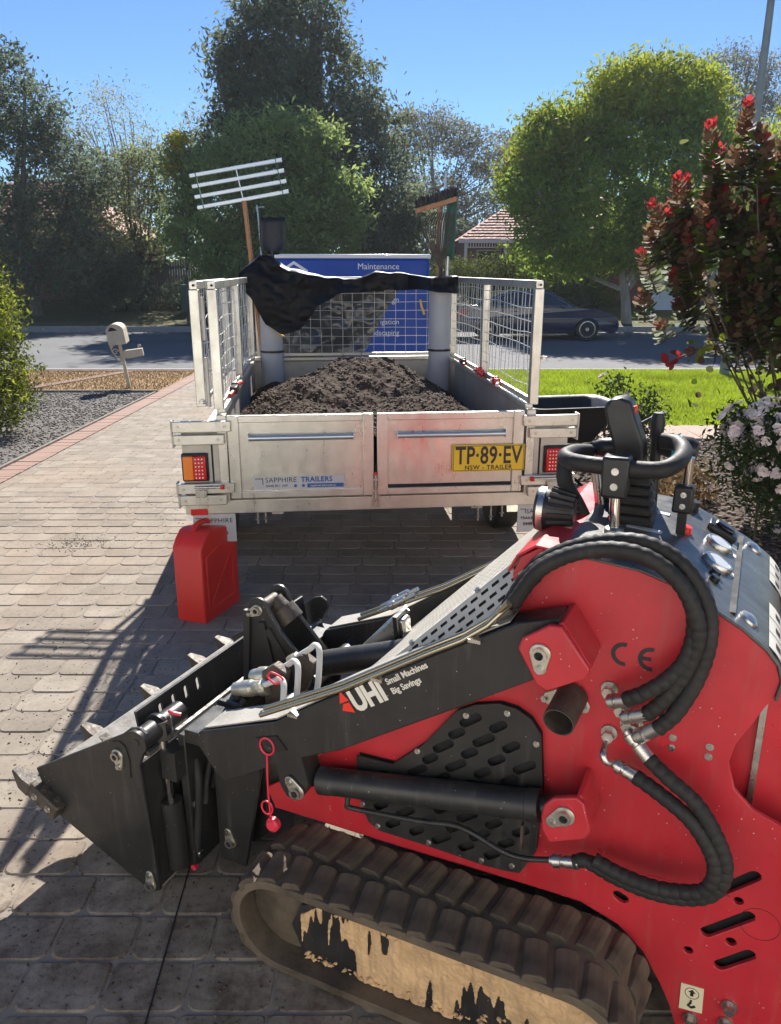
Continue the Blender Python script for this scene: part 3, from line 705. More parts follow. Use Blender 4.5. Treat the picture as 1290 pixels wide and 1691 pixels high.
# straps, secateurs and red bits lying on the side rails
def rail_item(name, label, cat, x, w, m1, m2, L=.16):
    o = tag(empty(name, tuple(TW(x, w, 1.066)), B), label, cat)
    G().tube(smoothpts([(-.012, -L*.5, .012), (.01, -L*.2, .03), (-.008, L*.15, .022), (.01, L*.5, .014)], 4), .011, 7).build('strap', m1, o, smooth=True)
    G().bx(-.02, .02, -L*.35, -L*.05, .006, .045).cyl((-.02, -L*.1, .04), (.02, -L*.1, .04), .014, 10).build('buckle', m2, o, bevel=.006)
rail_item('ratchet_strap', 'pink and black ratchet strap lying on the left tray rail', 'strap', -.43, .62, 'red_plastic', 'black_plastic', .5)
rail_item('ratchet_strap', 'pink ratchet strap bundled on the right tray rail near the tail', 'strap', 1.085, .72, 'petal', 'red_plastic', .22)
rail_item('ratchet_strap', 'dark red strap on the right tray rail by the middle post', 'strap', 1.085, 1.2, 'red_lens', 'red_lens', .3)
rail_item('ratchet_strap', 'small red and black strap on the right tray rail near the pipe', 'strap', 1.085, 1.75, 'red_plastic', 'black_plastic', .2)
yt = tag(empty('yellow_tie', tuple(TW(-.22, 2.12, 1.30)), B), 'yellow cord tie at the left pipe', 'tie')
G().tube(smoothpts([(0, 0, .03), (.015, -.01, 0), (-.01, -.015, -.03), (.02, -.01, -.05)], 4), .006, 6).build('cord', 'plate_yellow', yt, smooth=True)
yt = tag(empty('yellow_tie', tuple(TW(.86, 2.40, 1.45)), B), 'yellow cord tie on the wire left of the right pipe', 'tie')
G().tube(smoothpts([(0, -.02, .05), (.008, -.03, 0), (.02, -.03, -.03), (.03, -.02, -.06)], 4), .009, 6).build('cord', 'plate_yellow', yt, smooth=True)

# ---- red fuel can
jc = tag(empty('jerry_can', (-.955, 3.80, 0), math.atan2(3.939-3.632, -.824+.941)), 'red plastic jerry can standing behind the trailer bumper', 'jerry can')
prof = [(-.165, .0), (.165, .0), (.165, .36), (.150, .41), (.115, .430), (.095, .455), (-.06, .478), (-.10, .470), (-.135, .44), (-.165, .40)]
o = G().prism(prof, -.085, .085).build('body', 'red_plastic', jc, bevel=.028, seg=4)
G().prism([(-.13, .05), (.13, .05), (.13, .34), (.02, .395), (-.13, .35)], -.0895, .0895, [[(-.105, .075), (.105, .075), (.105, .325), (.015, .37), (-.105, .33)]]).build('side_panel', 'red_plastic', o, bevel=.006, seg=3)
for q_ in (((-.09, .10), (.09, .30)), ((-.09, .30), (.09, .10))): G().prism(slot(q_[0], q_[1], .006), -.0885, .0885).build('rib', 'red_plastic', o, bevel=.003)
G().tube(smoothpts([(-.10, 0, .465), (-.06, 0, .495), (.02, 0, .492), (.08, 0, .455)], 5), .014, 10).build('handle', 'red_plastic', jc, smooth=True)
G().lathe([(0, .030), (.03, .032), (.05, .028), (.052, .0)], (.12, 0, .425), (.5, 0, .86), 20).build('cap', 'black_plastic', jc, smooth=True)
# ------------------------------------------------------------------ mini loader (x forward, y towards the viewer)
A = R(155); D0 = 1.81; lv = Vector((-math.sin(A), math.cos(A), 0))
ld = tag(empty('mini_loader', tuple(-lv*D0), A), 'red and black stand-behind mini track loader with toothed bucket', 'loader')
N = (0, 1, 0); XD = (-1, 0, 0)
chs = [(1.094, .346), (1.068, .288), (.687, .293), (.351, .303), (.22, .304), (.134, .275), (.075, .224), (.028, .148), (.003, .097), (-.015, .045), (-.24, .045), (-.24, .60),
       (-.157, .646), (-.105, .665), (-.064, .703), (-.046, .762), (-.053, .807), (-.075, .855), (-.094, .9), (-.109, .931), (-.114, .965), (-.104, .995), (-.081, 1.022), (-.034, 1.057),
       (.045, 1.1), (.095, 1.125), (.16, 1.144), (.244, 1.152), (.319, 1.158), (.37, 1.163), (.408, 1.137), (.423, 1.1), (.423, 1.03), (.55, .90), (.80, .62), (1.02, .40)]
holes = [slot((-.072, .455), (-.126, .510), .013), slot((-.052, .332), (-.128, .406), .013), slot((-.088, .256), (-.141, .308), .013), slot((.128, .350), (.140, .355), .012), circ((-.104, .437), .010), circ((-.102, .327), .011), circ((-.021, .268), .010)]
sp = G().prism(chs, .268, .280, holes).build('side_plate', 'red_paint', ld, bevel=.002)
G().prism(chs, -.280, -.268).build('side_plate', 'red_paint', ld)
G().bx(-.02, .40, -.255, .255, .32, 1.08).prism([(.40, .34), (.40, 1.05), (.72, .72), (.95, .48), (1.0, .34)], -.25, .25).bx(-.22, .0, -.255, .255, .08, .58).build('engine_bay', 'interior_dark', ld)
rb = G().bx(-.30, -.16, -.27, .10, .55, .90).build('rear_tank', 'red_paint', ld, bevel=.03)
G().bx(-.152, -.148, .02, .05, .55, .93).build('strap', 'steel', rb)
G().bx(-.26, -.17, .08, .11, .72, .80).build('cap', 'decal_white', rb, bevel=.01)
G().prism([(-.30, .50), (-.02, .50), (-.02, .95), (-.12, .98), (-.30, .92)], .185, .20).build('rear_panel', 'red_paint', ld, bevel=.004)
G().bx(-.104, -.092, .20, .212, .55, .93).build('panel_seal', 'steel', ld)
# plate markings
def arcC(cx, cz, r0, r1, a0, a1, n=14):
    p = [(cx-r1*math.cos(a0+(a1-a0)*i/n), cz+r1*math.sin(a0+(a1-a0)*i/n)) for i in range(n+1)]
    return p+[(cx-r0*math.cos(a1-(a1-a0)*i/n), cz+r0*math.sin(a1-(a1-a0)*i/n)) for i in range(n+1)]
for i, cx in enumerate((.178, .124)):
    ce = G().prism(arcC(cx, .958, .018, .0265, R(80), R(280)), .2805, .2815)
    if i: ce.bx(cx, cx+.02, .2805, .2815, .954, .962)
    ce.build('ce_mark', 'decal_black', sp)
st = G().prism([(-.016, .174), (-.064, .178), (-.067, .108), (-.018, .102)], .2805, .2820).build('lifting_sticker', 'sticker_cream', sp)
G().prism([(p[0], p[1]) for p in circ((-.041, .155), .0155, 20)], .2822, .2825, [circ((-.041, .155), .0140, 20)]).prism([(-.041, .166), (-.033, .157), (-.0375, .157), (-.0375, .147), (-.0445, .147), (-.0445, .157), (-.049, .157)], .2822, .2826).tube([(-.041, .2826, .136), (-.041, .2826, .128), (-.036, .2826, .119), (-.044, .2826, .116), (-.051, .2826, .122)], .0028, 5).build('pictogram', 'decal_black', st)
for c in ((.065, .791), (.065, .767), (-.007, .789), (-.007, .766)): G().hexbolt((c[0], .28, c[1]), N, .006, .006).build('bolt', 'steel', sp)
for c in ((-.119, .157), (-.117, .106), (-.045, .084)): G().hexbolt((c[0], .28, c[1]), N, .0125, .022).build('large_bolt', 'steel', sp)
for c in ((-.15, .395),): G().prism(circ(c, .04, 24), .2801, .2806, [circ(c, .039, 24)]).build('weld_ring', 'interior_dark', sp)
# perforated guard
gd = [(.80, .545), (.70, .548), (.62, .625), (.536, .741), (.492, .768), (.435, .786), (.395, .783), (.36, .765), (.336, .731), (.325, .60), (.330, .42), (.366, .345), (.41, .338), (.457, .335), (.597, .339), (.737, .338), (.767, .354), (.784, .392), (.80, .46)]
gh = []
ux, uz = -.70, .714
for r_ in range(11):
    for c_i in range(9):
        cx = .765-.066*c_i+.033*(r_ % 2); cz = .374+.044*r_
        L2 = .016 if (r_+c_i) % 3 else .024
        a, b = (cx+ux*-L2, cz+uz*-L2*.75), (cx+ux*L2, cz+uz*L2*.75)
        def inside(p):
            k = False; n_ = len(gd)
            for i in range(n_):
                (x1, z1), (x2, z2) = gd[i], gd[(i+1) % n_]
                if (z1 > p[1]) != (z2 > p[1]) and p[0] < (x2-x1)*(p[1]-z1)/(z2-z1)+x1: k = not k
            return k
        m_ = .019
        if all(inside((p[0]+dx, p[1]+dz)) for p in (a, b) for dx in (-m_, 0, m_) for dz in (-m_, 0, m_)): gh.append(slot(a, b, .0108, 4))
gp = G().prism(gd, .2935, .2975, gh).build('perforated_guard', 'black_paint', ld)
G().prism(gd, .2803, .2812).build('guard_backing', 'interior_dark', gp)
for c in ((.512, .736), (.415, .767), (.345, .707), (.633, .606), (.741, .352), (.60, .351), (.461, .348), (.385, .36), (.784, .405)):
    G().hexbolt((c[0], .2975, c[1]), N, .0055, .006).build('bolt', 'steel', gp)
# hood with a slotted grille between the arms
h0, h1 = Vector((.40, 0, 1.145)), Vector((.93, 0, .60)); hd = (h1-h0).normalized(); hl_ = (h1-h0).length; hn = Vector((0, 1, 0)).cross(hd); hn = hn if hn.z > 0 else -hn
FR = lambda a, b, h: tuple(h0+hd*a+Vector((0, b, 0))+hn*h)
ho = []
for i in range(22):
    for j in range(20):
        a = .03+i*(hl_-.06)/21; b = -.222+j*.0235+(.006 if i % 2 else -.006)
        ho.append([(a-.0105, b-.0042), (a+.0105, b-.0042), (a+.0105, b+.0042), (a-.0105, b+.0042)])
hg = G().prism([(0, -.255), (hl_, -.255), (hl_, .262), (0, .262)], 0, .0003, ho, fr=FR).build('hood_grille', 'grille', ld)
G().prism([(0, -.25), (hl_, -.25), (hl_, .25), (0, .25)], -.012, -.010, fr=FR).build('grille_backing', 'interior_dark', hg)
F2 = lambda a, b, h: FR(a, .262+b*.6, -b*.8+h)
fh = [[(a_-.011, b_-.004), (a_+.011, b_-.004), (a_+.011, b_+.004), (a_-.011, b_+.004)] for i in range(20) for b_ in (.014, .034, .054) for a_ in [.035+i*.034+(.017 if b_ == .034 else 0)]]
G().prism([(0, 0), (hl_, 0), (hl_, .07), (0, .07)], 0, .0004, fh, fr=F2).build('grille_flange', 'grille', hg)
G().prism([(0, .004), (hl_, .004), (hl_, .07), (0, .07)], -.008, -.006, fr=F2).build('flange_backing', 'interior_dark', hg)
for a_ in (.2, .5, .8): G().hexbolt(FR(a_*hl_, .262, .0), tuple(hn+Vector((0, .6, 0))), .006, .006).build('bolt', 'steel', hg)
# bonnet top and console sheet
def sweep(pts, y0, y1, th, name, m, parent, bev=0.):
    P = [Vector((p[0], p[1])) for p in pts]; o = []
    for i, p in enumerate(P):
        t = (P[min(i+1, len(P)-1)]-P[max(i-1, 0)]).normalized(); nn_ = Vector((t.y, -t.x)); o.append(p+nn_*th)
    return G().prism([tuple(p) for p in P]+[tuple(p) for p in reversed(o)], y0, y1).build(name, m, parent, bevel=bev)
sweep([(.43, 1.10), (.412, 1.138), (.375, 1.164), (.318, 1.159)], -.284, .284, .006, 'bonnet', 'red_paint', ld, .002)
cons = sweep([(.322, 1.160), (.244, 1.154), (.16, 1.146), (.095, 1.127), (.045, 1.102), (-.034, 1.059), (-.081, 1.024), (-.104, .997), (-.114, .967), (-.108, .925)], .288, -.288, .006, 'console', 'console', ld, .002)
def CP(s, y, h=0):
    xs = [-.114, -.104, -.081, -.034, .045, .095, .16, .244, .322, .43]; zs = [.967, .997, 1.024, 1.059, 1.102, 1.127, 1.146, 1.154, 1.160, 1.165]
    z = float(np.interp(s, xs, zs)); dz = float(np.interp(s+.01, xs, zs)-np.interp(s-.01, xs, zs)); n_ = Vector((-dz, 0, .02)).normalized()
    return Vector((s, y, z+.006))+n_*h, n_
def knob(name, s, y, r, h, m, prof=None, n=20):
    p, n_ = CP(s, y); return G().lathe(prof or [(0, r*1.1), (.3*h, r*1.1), (.32*h, r), (h, r*.9)], p, n_, n).build(name, m, cons, smooth=True)
knob('red_button', .108, -.045, .014, .016, 'red_plastic'); knob('black_knob', .112, -.235, .018, .026, 'black_plastic')
for s_, y_, r_ in ((.034, -.085, .030), (.030, .045, .032)):
    gq = knob('gauge', s_, y_, r_, .014, 'steel', [(0, r_*1.12), (.006, r_*1.12), (.012, r_), (.012, r_*.86), (.010, r_*.84)], 28)
    p, n_ = CP(s_, y_, .0106); G().lathe([(0, r_*.84), (.0006, r_*.84)], p, n_, 28).build('dial', 'decal_grey', gq)
for y_ in (.112, .148): knob('switch', .030, y_, .011, .012, 'black_plastic')
p, n_ = CP(.034, -.185); rot = n_.to_track_quat('Z', 'X').to_matrix()
hm = G().box(p+n_*.008, (.075, .055, .016), rot).build('hour_meter', 'black_plastic', cons, bevel=.004)
G().box(p+n_*.02, (.05, .035, .012), rot).build('rocker', 'black_gloss', hm, bevel=.006)
for s_, y_, w_, h_ in ((-.005, -.145, .02, .03), (-.008, -.085, .016, .02), (-.008, .045, .016, .02)):
    p, n_ = CP(s_, y_, .0005); G().box(p, (w_, h_, .0008), n_.to_track_quat('Z', 'X').to_matrix()).build('label', 'decal_white', cons)
def wrap_sticker(y0, y1, s0, s1, name, m, h=.0008, n=10):
    vs = []; 
    arc = [(-.034, 1.059), (-.060, 1.041), (-.081, 1.024), (-.094, 1.011), (-.104, .997), (-.111, .982), (-.114, .967), (-.112, .945), (-.108, .925)]
    k0, k1 = int(s0*8), int(s1*8); sel = arc[k0:k1+1]
    for i, q in enumerate(sel):
        t = Vector(sel[min(i+1, len(sel)-1)])-Vector(sel[max(i-1, 0)]); t.normalize(); nn_ = Vector((t.y, -t.x)); nn_ = nn_ if nn_.x < 0 or nn_.y > 0 else -nn_
        pt = Vector(q)+nn_*(.006+h); vs += [(pt.x, y0, pt.y), (pt.x, y1, pt.y)]
    return G().add(vs, [(2*i, 2*i+1, 2*i+3, 2*i+2) for i in range(len(sel)-1)]).build(name, m, cons, smooth=True)
for y0, y1 in ((-.28, -.10), (.04, .27)):
    ws = wrap_sticker(y0, y1, .25, .9, 'instruction_sticker', 'decal_white')
    for k in range(3):
        yy = y0+(y1-y0)*(k+.5)/3
        wrap_sticker(yy-.0015+(y1-y0)/6, yy+.0015+(y1-y0)/6, .26, .88, 'sticker_line', 'decal_black', .0014)
        wrap_sticker(yy-.014, yy+.010, .40, .52, 'sticker_drawing', 'decal_black', .0014); wrap_sticker(yy-.004, yy+.016, .66, .80, 'sticker_drawing', 'decal_black', .0014)
for y_ in (-.235, .225):
    p, n_ = CP(-.045, y_); G().lathe([(0, .022), (.006, .02), (.012, .008)], p, n_, 16).build('cap_screw', 'steel', cons, smooth=True)
for q in ((.20, -.12, .10), (.19, .03, .08)):
    p, n_ = CP(q[0], q[1], .001); G().box(p, (.02, q[2], .001), n_.to_track_quat('Z', 'Y').to_matrix()).build('label', 'decal_grey', cons)
# levers, bellows, grab bar
def bellows(c, w, h, name):
    g_ = G(); n_ = 6
    for i in range(n_):
        z0 = c[2]+h*i/n_; k = 1-.42*i/n_
        for (za, ka), (zb, kb) in (((z0, .86), (z0+h/n_*.45, 1.)), ((z0+h/n_*.45, 1.), (z0+h/n_*.98, .84))):
            a, b = w*k*ka/2, w*k*kb/2
            vs = [(c[0]+sx_*a, c[1]+sy_*a, za) for sx_, sy_ in ((-1, -1), (1, -1), (1, 1), (-1, 1))]+[(c[0]+sx_*b, c[1]+sy_*b, zb) for sx_, sy_ in ((-1, -1), (1, -1), (1, 1), (-1, 1))]
            g_.add(vs, [(0, 1, 5, 4), (1, 2, 6, 5), (2, 3, 7, 6), (3, 0, 4, 7), (4, 5, 6, 7), (3, 2, 1, 0)])
    return g_.build(name, 'rubber', cons, bevel=.004)
bellows((.225, -.02, 1.158), .105, .135, 'lever_boot'); bellows((.29, -.16, 1.158), .09, .11, 'lever_boot')
bar = smoothpts([(.345, -.07, 1.30), (.372, -.03, 1.305), (.378, .045, 1.31), (.352, .096, 1.312), (.30, .104, 1.31), (.20, .104, 1.31), (.155, .10, 1.315), (.130, .05, 1.325), (.130, -.04, 1.33), (.15, -.09, 1.335), (.185, -.105, 1.335)], 5)
gb = G().tube(bar, .0190, 14).build('grab_bar', 'rubber', ld, smooth=True)
G().cyl((.247, .10, 1.158), (.251, .10, 1.262), .0115, 18).build('post', 'chrome', gb, smooth=True)
G().lathe([(0, .022), (.012, .022), (.016, .016)], (.247, .10, 1.158), (0, 0, 1), 18).build('post_collar', 'steel', gb, smooth=True)
ck = G().prism([(.224, 1.245), (.278, 1.245), (.281, 1.337), (.222, 1.337)], .078, .130).build('clamp', 'black_plastic', gb, bevel=.006)
for z_ in (1.272, 1.306): G().hexbolt((.251, .130, z_), N, .006, .005).build('bolt', 'steel', ck)
G().cyl((.115, -.03, 1.20), (.112, -.02, 1.32), .010, 16).build('post', 'chrome', gb, smooth=True)
sk = G().prism([(.095, 1.19), (.14, 1.19), (.138, 1.255), (.097, 1.255)], -.05, -.005).build('socket', 'black_plastic', gb, bevel=.006)
G().hexbolt((.117, -.005, 1.235), N, .005, .005).hexbolt((.117, -.005, 1.208), N, .005, .005).build('bolt', 'steel', sk)
G().bx(.106, .126, -.04, -.015, 1.128, 1.19).build('socket_foot', 'black_plastic', gb)
G().tube(smoothpts([(.392, -.02, 1.30), (.385, .0, 1.24), (.355, .0, 1.19), (.335, .0, 1.155)], 5), .019, 12).build('lever_sleeve', 'rubber', gb, smooth=True)
G().tube(smoothpts([(.35, -.10, 1.30), (.33, -.10, 1.24), (.315, -.10, 1.16)], 4), .012, 10).build('lever_rod', 'steel', gb, smooth=True)
# joystick paddle
jp = [(.205, 1.26), (.274, 1.26), (.280, 1.33), (.299, 1.385), (.308, 1.420), (.300, 1.438), (.268, 1.446), (.250, 1.438), (.236, 1.40), (.212, 1.34)]
js = G().prism(jp, -.065, .0).build('joystick', 'black_plastic', ld, bevel=.014, seg=3)
G().bx(.238, .25, -.045, -.02, 1.405, 1.425).build('trigger', 'red_plastic', js, bevel=.003)
G().cyl((.235, -.03, 1.15), (.238, -.03, 1.28), .012).build('stem', 'black_plastic', js)
bl = G().lathe([(0, .022), (.03, .030), (.07, .030), (.085, .02)], (.19, -.15, 1.315), (-.9, .1, -.05), 18).build('lever_knob', 'black_plastic', ld, smooth=True)
G().lathe([(0, .0312), (.014, .0312)], (.158, -.1465, 1.313), (-.9, .1, -.05), 18).build('cyan_band', 'cyan_band', bl, smooth=True)
G().lathe([(0, .016), (.02, .024), (.05, .024), (.08, .012)], (.345, -.12, 1.30), (-.9, 0, .1), 18).build('lever_knob', 'black_plastic', ld, smooth=True)
G().cyl((.20, -.17, 1.15), (.205, -.17, 1.345), .013).lathe([(0, .016), (.04, .018), (.06, .012)], (.205, -.17, 1.33), (0, 0, 1), 14).build('small_lever', 'black_plastic', ld, smooth=True)
# work lamp
lp = G().lathe([(0, .030), (.012, .038), (.05, .046), (.085, .050), (.088, .046), (.080, .043)], (.335, .10, 1.195), (.93, .05, .02), 28).build('work_lamp', 'black_plastic', ld, smooth=True)
fn_ = G()
for i in range(12):
    a = math.pi*(i/11)*1.2-.3; o = Vector((.335, .10, 1.195)); fn_.beam(o+Vector((.0, math.cos(a)*.040, math.sin(a)*.040)), o+Vector((.055, math.cos(a)*.052, math.sin(a)*.052)), .004, .008)
fn_.build('cooling_fins', 'black_plastic', lp)
G().lathe([(0, .043), (.002, .04)], (.414, .104, 1.197), (.93, .05, .02), 28).build('lens', 'glass_lamp', lp, smooth=True)
G().lathe([(0, .0505), (.014, .0515)], (.402, .1035, 1.1965), (.93, .05, .02), 28).build('bezel', 'steel', lp, smooth=True)
G().bx(.335, .36, .07, .13, 1.162, 1.168).bx(.343, .353, .09, .11, 1.16, 1.19).build('bracket', 'zinc', lp)
# exhaust
ex = G().lathe([(0, .034), (.092, .034), (.092, .031), (.005, .031)], (.277, .28, .838), (.10, 1, -.22), 28).build('exhaust_pipe', 'worn_steel', ld, smooth=True)
G().lathe([(.03, .0), (.031, .0312)], (.277, .28, .838), (.10, 1, -.22), 24).build('mouth', 'interior_dark', ex)
fl_ = G().prism([(.342, .812), (.338, .832), (.275, .868), (.262, .866), (.236, .82), (.242, .806), (.26, .80), (.32, .80)], .2805, .286).build('flange', 'zinc', ex, bevel=.002)
for c in ((.336, .818), (.246, .815)): G().hexbolt((c[0], .286, c[1]), N, .006, .008).build('bolt', 'steel', fl_)
# arms
adir = Vector((-.827, 0, .563))
def arm(y0, y1, near):
    out = [(1.251, .511), (1.235, .540), (.99, .633), (.80, .762), (.588, .900), (.383, 1.028), (.30, 1.055), (.262, 1.02), (.27, .955), (.331, .915), (.5, .803), (.672, .692), (.807, .604), (.917, .552), (.897, .476), (.915, .438), (.945, .418), (.968, .425), (.985, .455), (.994, .511), (1.082, .452), (1.159, .409), (1.185, .42)]
    a = G().prism(out, y0, y1).build('lift_arm', 'black_paint', ld, bevel=.003)
    ys = (y0+y1)/2
    t = G().prism([(1.225, .546), (.99, .637), (.80, .766), (.588, .904), (.40, 1.022), (.40, 1.026), (.588, .908), (.80, .770), (.99, .641), (1.225, .550)], y0-.035, y1-.012).build('top_plate', 'dusty_steel', a)
    for k, (dy, dz, r_) in enumerate(((.008, .012, .0065), (-.012, .020, .0065))):
        if near:
            pp = [(1.03, y1+dy-.004, .635+dz), (.80, y1+dy-.004, .762+dz), (.588, y1+dy-.004, .900+dz), (.50, y1+dy-.004, .955+dz), (.45, y1+dy-.02, .992+dz), (.405, y1-.03+.02*k, 1.045+dz)]
        else:
            pp = [(1.10, y1+dy, .60+dz), (.80, y1+dy, .762+dz), (.588, y1+dy, .900+dz), (.40, y1+dy, 1.02+dz)]
        G().tube(pp, r_, 10).build('hydraulic_pipe', 'pipe_steel', a, smooth=True)
    for s_ in (.93, .70, .47): G().bx(s_-.014, s_+.014, y1-.02, y1+.012, float(np.interp(s_, [.383, .588, .80, .99], [1.028, .900, .762, .633]))-.004, float(np.interp(s_, [.383, .588, .80, .99], [1.028, .900, .762, .633]))+.004).build('pipe_clip', 'steel', a)
    return a
an = arm(.305, .375, True); af = arm(-.375, -.305, False)
G().cyl((1.12, -.31, .50), (1.12, .31, .50), .035, 20).build('cross_tube', 'black_paint', ld, smooth=True)
pk = G().prism([(1.05, .575), (.985, .598), (.955, .565), (.985, .553)], .372, .379).build('wear_pad', 'black_gloss', an)
# arm lettering
up = Vector((.563, 0, .827)); P0 = Vector((.785, .3765, .706))
def AP(a, b): return P0+adir*a+up*b
lg_ = G()
for pts in ([(.0, .016), (.030, .000), (.030, .028), (.012, .030)], [(.004, .034), (.032, .033), (.022, .062)]):
    q = [AP(a, b) for a, b in pts]; lg_.add([tuple(v) for v in q], [tuple(range(len(q)))])
lg_.build('arm_emblem', 'decal_red', an)
text('arm_lettering', 'UHI', .072, AP(.036, .001), adir, N, 'decal_white', an, off=.0035, sx=.82)
text('arm_lettering', 'Small Machines', .0215, AP(.152, .030), adir, N, 'decal_white', an, off=.0005, sx=.92)
text('arm_lettering', 'Big Savings', .0215, AP(.152, .005), adir, N, 'decal_white', an, off=.0005, sx=.92)
# brackets that carry arm and lift cylinder
def bracket(out, side, pin, name):
    b_ = G().prism(out, .385, .400).build(name, 'red_paint', ld, bevel=.004)
    G().prism(side, .28, .386).build('gusset', 'red_paint', b_, bevel=.003)
    return b_
bu = bracket([(.372, .985), (.365, 1.008), (.312, 1.048), (.287, 1.050), (.226, .970), (.228, .952), (.310, .902), (.330, .912)], [(.286, 1.055), (.298, 1.048), (.238, .968), (.224, .966)], None, 'arm_bracket')
G().prism([(.232, .962), (.232, .950), (.305, .906), (.31, .915)], .28, .386).build('gusset', 'red_paint', bu, bevel=.003)
bl_ = bracket([(.302, .602), (.297, .632), (.278, .655), (.232, .672), (.214, .660), (.196, .598), (.205, .578), (.283, .542), (.298, .568)], [(.222, .668), (.233, .672), (.206, .575), (.194, .596)], None, 'cylinder_bracket')
G().prism([(.205, .580), (.285, .545), (.285, .555), (.21, .59)], .28, .386).build('gusset', 'red_paint', bl_, bevel=.003)
def pin(c, y, d, name='pivot_pin', r=.022):
    """greased pin with a keeper plate towards d"""
    dv = Vector((d[0], d[1])).normalized(); e = (c[0]+dv.x*.033, c[1]+dv.y*.033); pe = Vector((-dv.y, dv.x)); o = []
    for i in range(9): a = math.atan2(dv.y, dv.x)+math.pi/2+math.pi*i/8; o.append((c[0]+r*math.cos(a), c[1]+r*math.sin(a)))
    for i in range(7): a = math.atan2(dv.y, dv.x)-math.pi/2+math.pi*i/6; o.append((e[0]+r*.62*math.cos(a), e[1]+r*.62*math.sin(a)))
    k = G().prism(o, y, y+.006).build(name, 'zinc', ld, bevel=.002)
    G().lathe([(0, r*.74), (.010, r*.72), (.010, r*.42), (.002, r*.40)], (c[0], y+.006, c[1]), N, 20).build('pin_end', 'steel', k, smooth=True)
    G().lathe([(0, r*.40), (.001, r*.2)], (c[0], y+.0085, c[1]), N, 14).build('bore', 'interior_dark', k)
    G().hexbolt((e[0], y+.006, e[1]), N, r*.36, .007).build('bolt', 'steel', k)
pin((.325, .985), .400, (-.03, -1)); pin((.252, .622), .400, (.75, -.65)); pin((.930, .497-.045), .378, (.6, .8)); 
# lift cylinder
ca, cb = Vector((.886, .335, .470)), Vector((.318, .335, .578)); cd = (cb-ca).normalized()
cy = G().lathe([(0, .030), (.004, .036), (.03, .036), (.032, .0345), ((cb-ca).length-.03, .0345), ((cb-ca).length-.028, .037), ((cb-ca).length, .037), ((cb-ca).length+.004, .03)], ca, cd, 32).build('lift_cylinder', 'black_paint', ld, smooth=True)
G().cyl(ca-cd*.06, ca, .018, 18).build('rod', 'black_gloss', cy, smooth=True)
G().cyl(cb, cb+cd*.06, .022, 18).build('end_eye', 'black_paint', cy, smooth=True)
G().tube(smoothpts([(.80, .345, .455), (.80, .35, .437), (.785, .35, .428), (.60, .35, .452), (.50, .35, .470), (.40, .35, .440), (.345, .35, .438), (.285, .345, .452)], 5), .0068, 10).build('feed_pipe', 'black_paint', cy, smooth=True)
G().bx(.352, .358, .33, .345, .455, .52).build('bracket', 'worn_steel', cy)
# hoses with spiral guard
def hose(pts, r, name='hydraulic_hose', m='rubber', k=10, ribs=True):
    P = smoothpts(pts, k); rr = []
    acc = 0
    for i, p in enumerate(P):
        if i: acc += (p-P[i-1]).length
        rr.append(r*(.94+(.16*abs(math.sin(acc*math.pi/.021))**.6 if ribs else .06)))
    h = G().tube(P, rr, 12).build(name, m, ld, smooth=True)
    return h
def ferrule(a, b, r, parent=None):
    a, b = Vector(a), Vector(b); d = (b-a); L = d.length; d.normalize()
    g_ = G().lathe([(0, r*.75), (L*.1, r*.8), (L*.12, r*1.12), (L*.38, r*1.12), (L*.4, r*.82), (L*.5, r*.82), (L*.52, r*1.06), (L, r*1.06)], a, d, 14)
    return g_.build('hose_fitting', 'steel', ld, smooth=True)
Y3 = .33
hA = [[(.425, .305, 1.028), (.385, .315, 1.104), (.332, .325, 1.156), (.262, .33, 1.190), (.181, .335, 1.200), (.113, .335, 1.180), (.066, .335, 1.135), (.048, .335, 1.070), (.056, .34, 1.005), (.085, .345, .955), (.125, .345, .915), (.160, .34, .888)],
      [(.405, .335, 1.052), (.344, .345, 1.146), (.251, .350, 1.200), (.159, .350, 1.206), (.089, .345, 1.164), (.049, .345, 1.100), (.040, .34, 1.038), (.058, .34, .965), (.09, .34, .90), (.118, .335, .862)],
      [(.415, .28, 1.05), (.36, .30, 1.14), (.27, .305, 1.195), (.17, .31, 1.217), (.09, .315, 1.19), (.035, .32, 1.12), (.020, .325, 1.05), (.030, .335, .97), (.060, .345, .89), (.092, .345, .842)]]
for q in hA: hose(q, .0150, k=18)
hB = [[(.105, .325, .757), (.06, .345, .735), (.0, .355, .697), (-.045, .36, .632), (-.066, .36, .572), (-.055, .36, .512), (-.012, .36, .477), (.06, .36, .462), (.14, .355, .466), (.205, .35, .482), (.232, .35, .470)],
      [(.128, .335, .715), (.075, .35, .698), (.01, .36, .662), (-.035, .365, .605), (-.048, .365, .555), (-.035, .365, .512), (.0, .365, .492), (.06, .365, .480), (.13, .36, .482), (.19, .355, .495)]]
for q in hB: hose(q, .0150, k=18)
for a, b in (((.155, .31, .80), (.105, .325, .757)), ((.172, .325, .725), (.125, .335, .714)), ((.195, .33, .87), (.155, .34, .891)), ((.165, .32, .835), (.115, .336, .866)), ((.135, .33, .80), (.088, .345, .848)), ((.285, .35, .455), (.222, .35, .473)), ((.445, .315, .99), (.408, .335, 1.048)), ((.455, .30, .985), (.425, .305, 1.03)), ((.45, .27, 1.0), (.412, .283, 1.052))): ferrule(a, b, .0145)
for c in ((.200, .875), (.172, .838), (.155, .805), (.140, .803)): G().hexbolt((c[0], .28, c[1]), N, .013, .03).build('hose_port', 'steel', sp)
G().tube(smoothpts([(.192, .285, .765), (.195, .33, .752), (.187, .34, .735), (.172, .326, .726)], 5), .0075, 10).build('bent_pipe', 'steel', ld, smooth=True)
G().hexbolt((.192, .28, .772), N, .013, .03).build('hose_port', 'steel', sp)
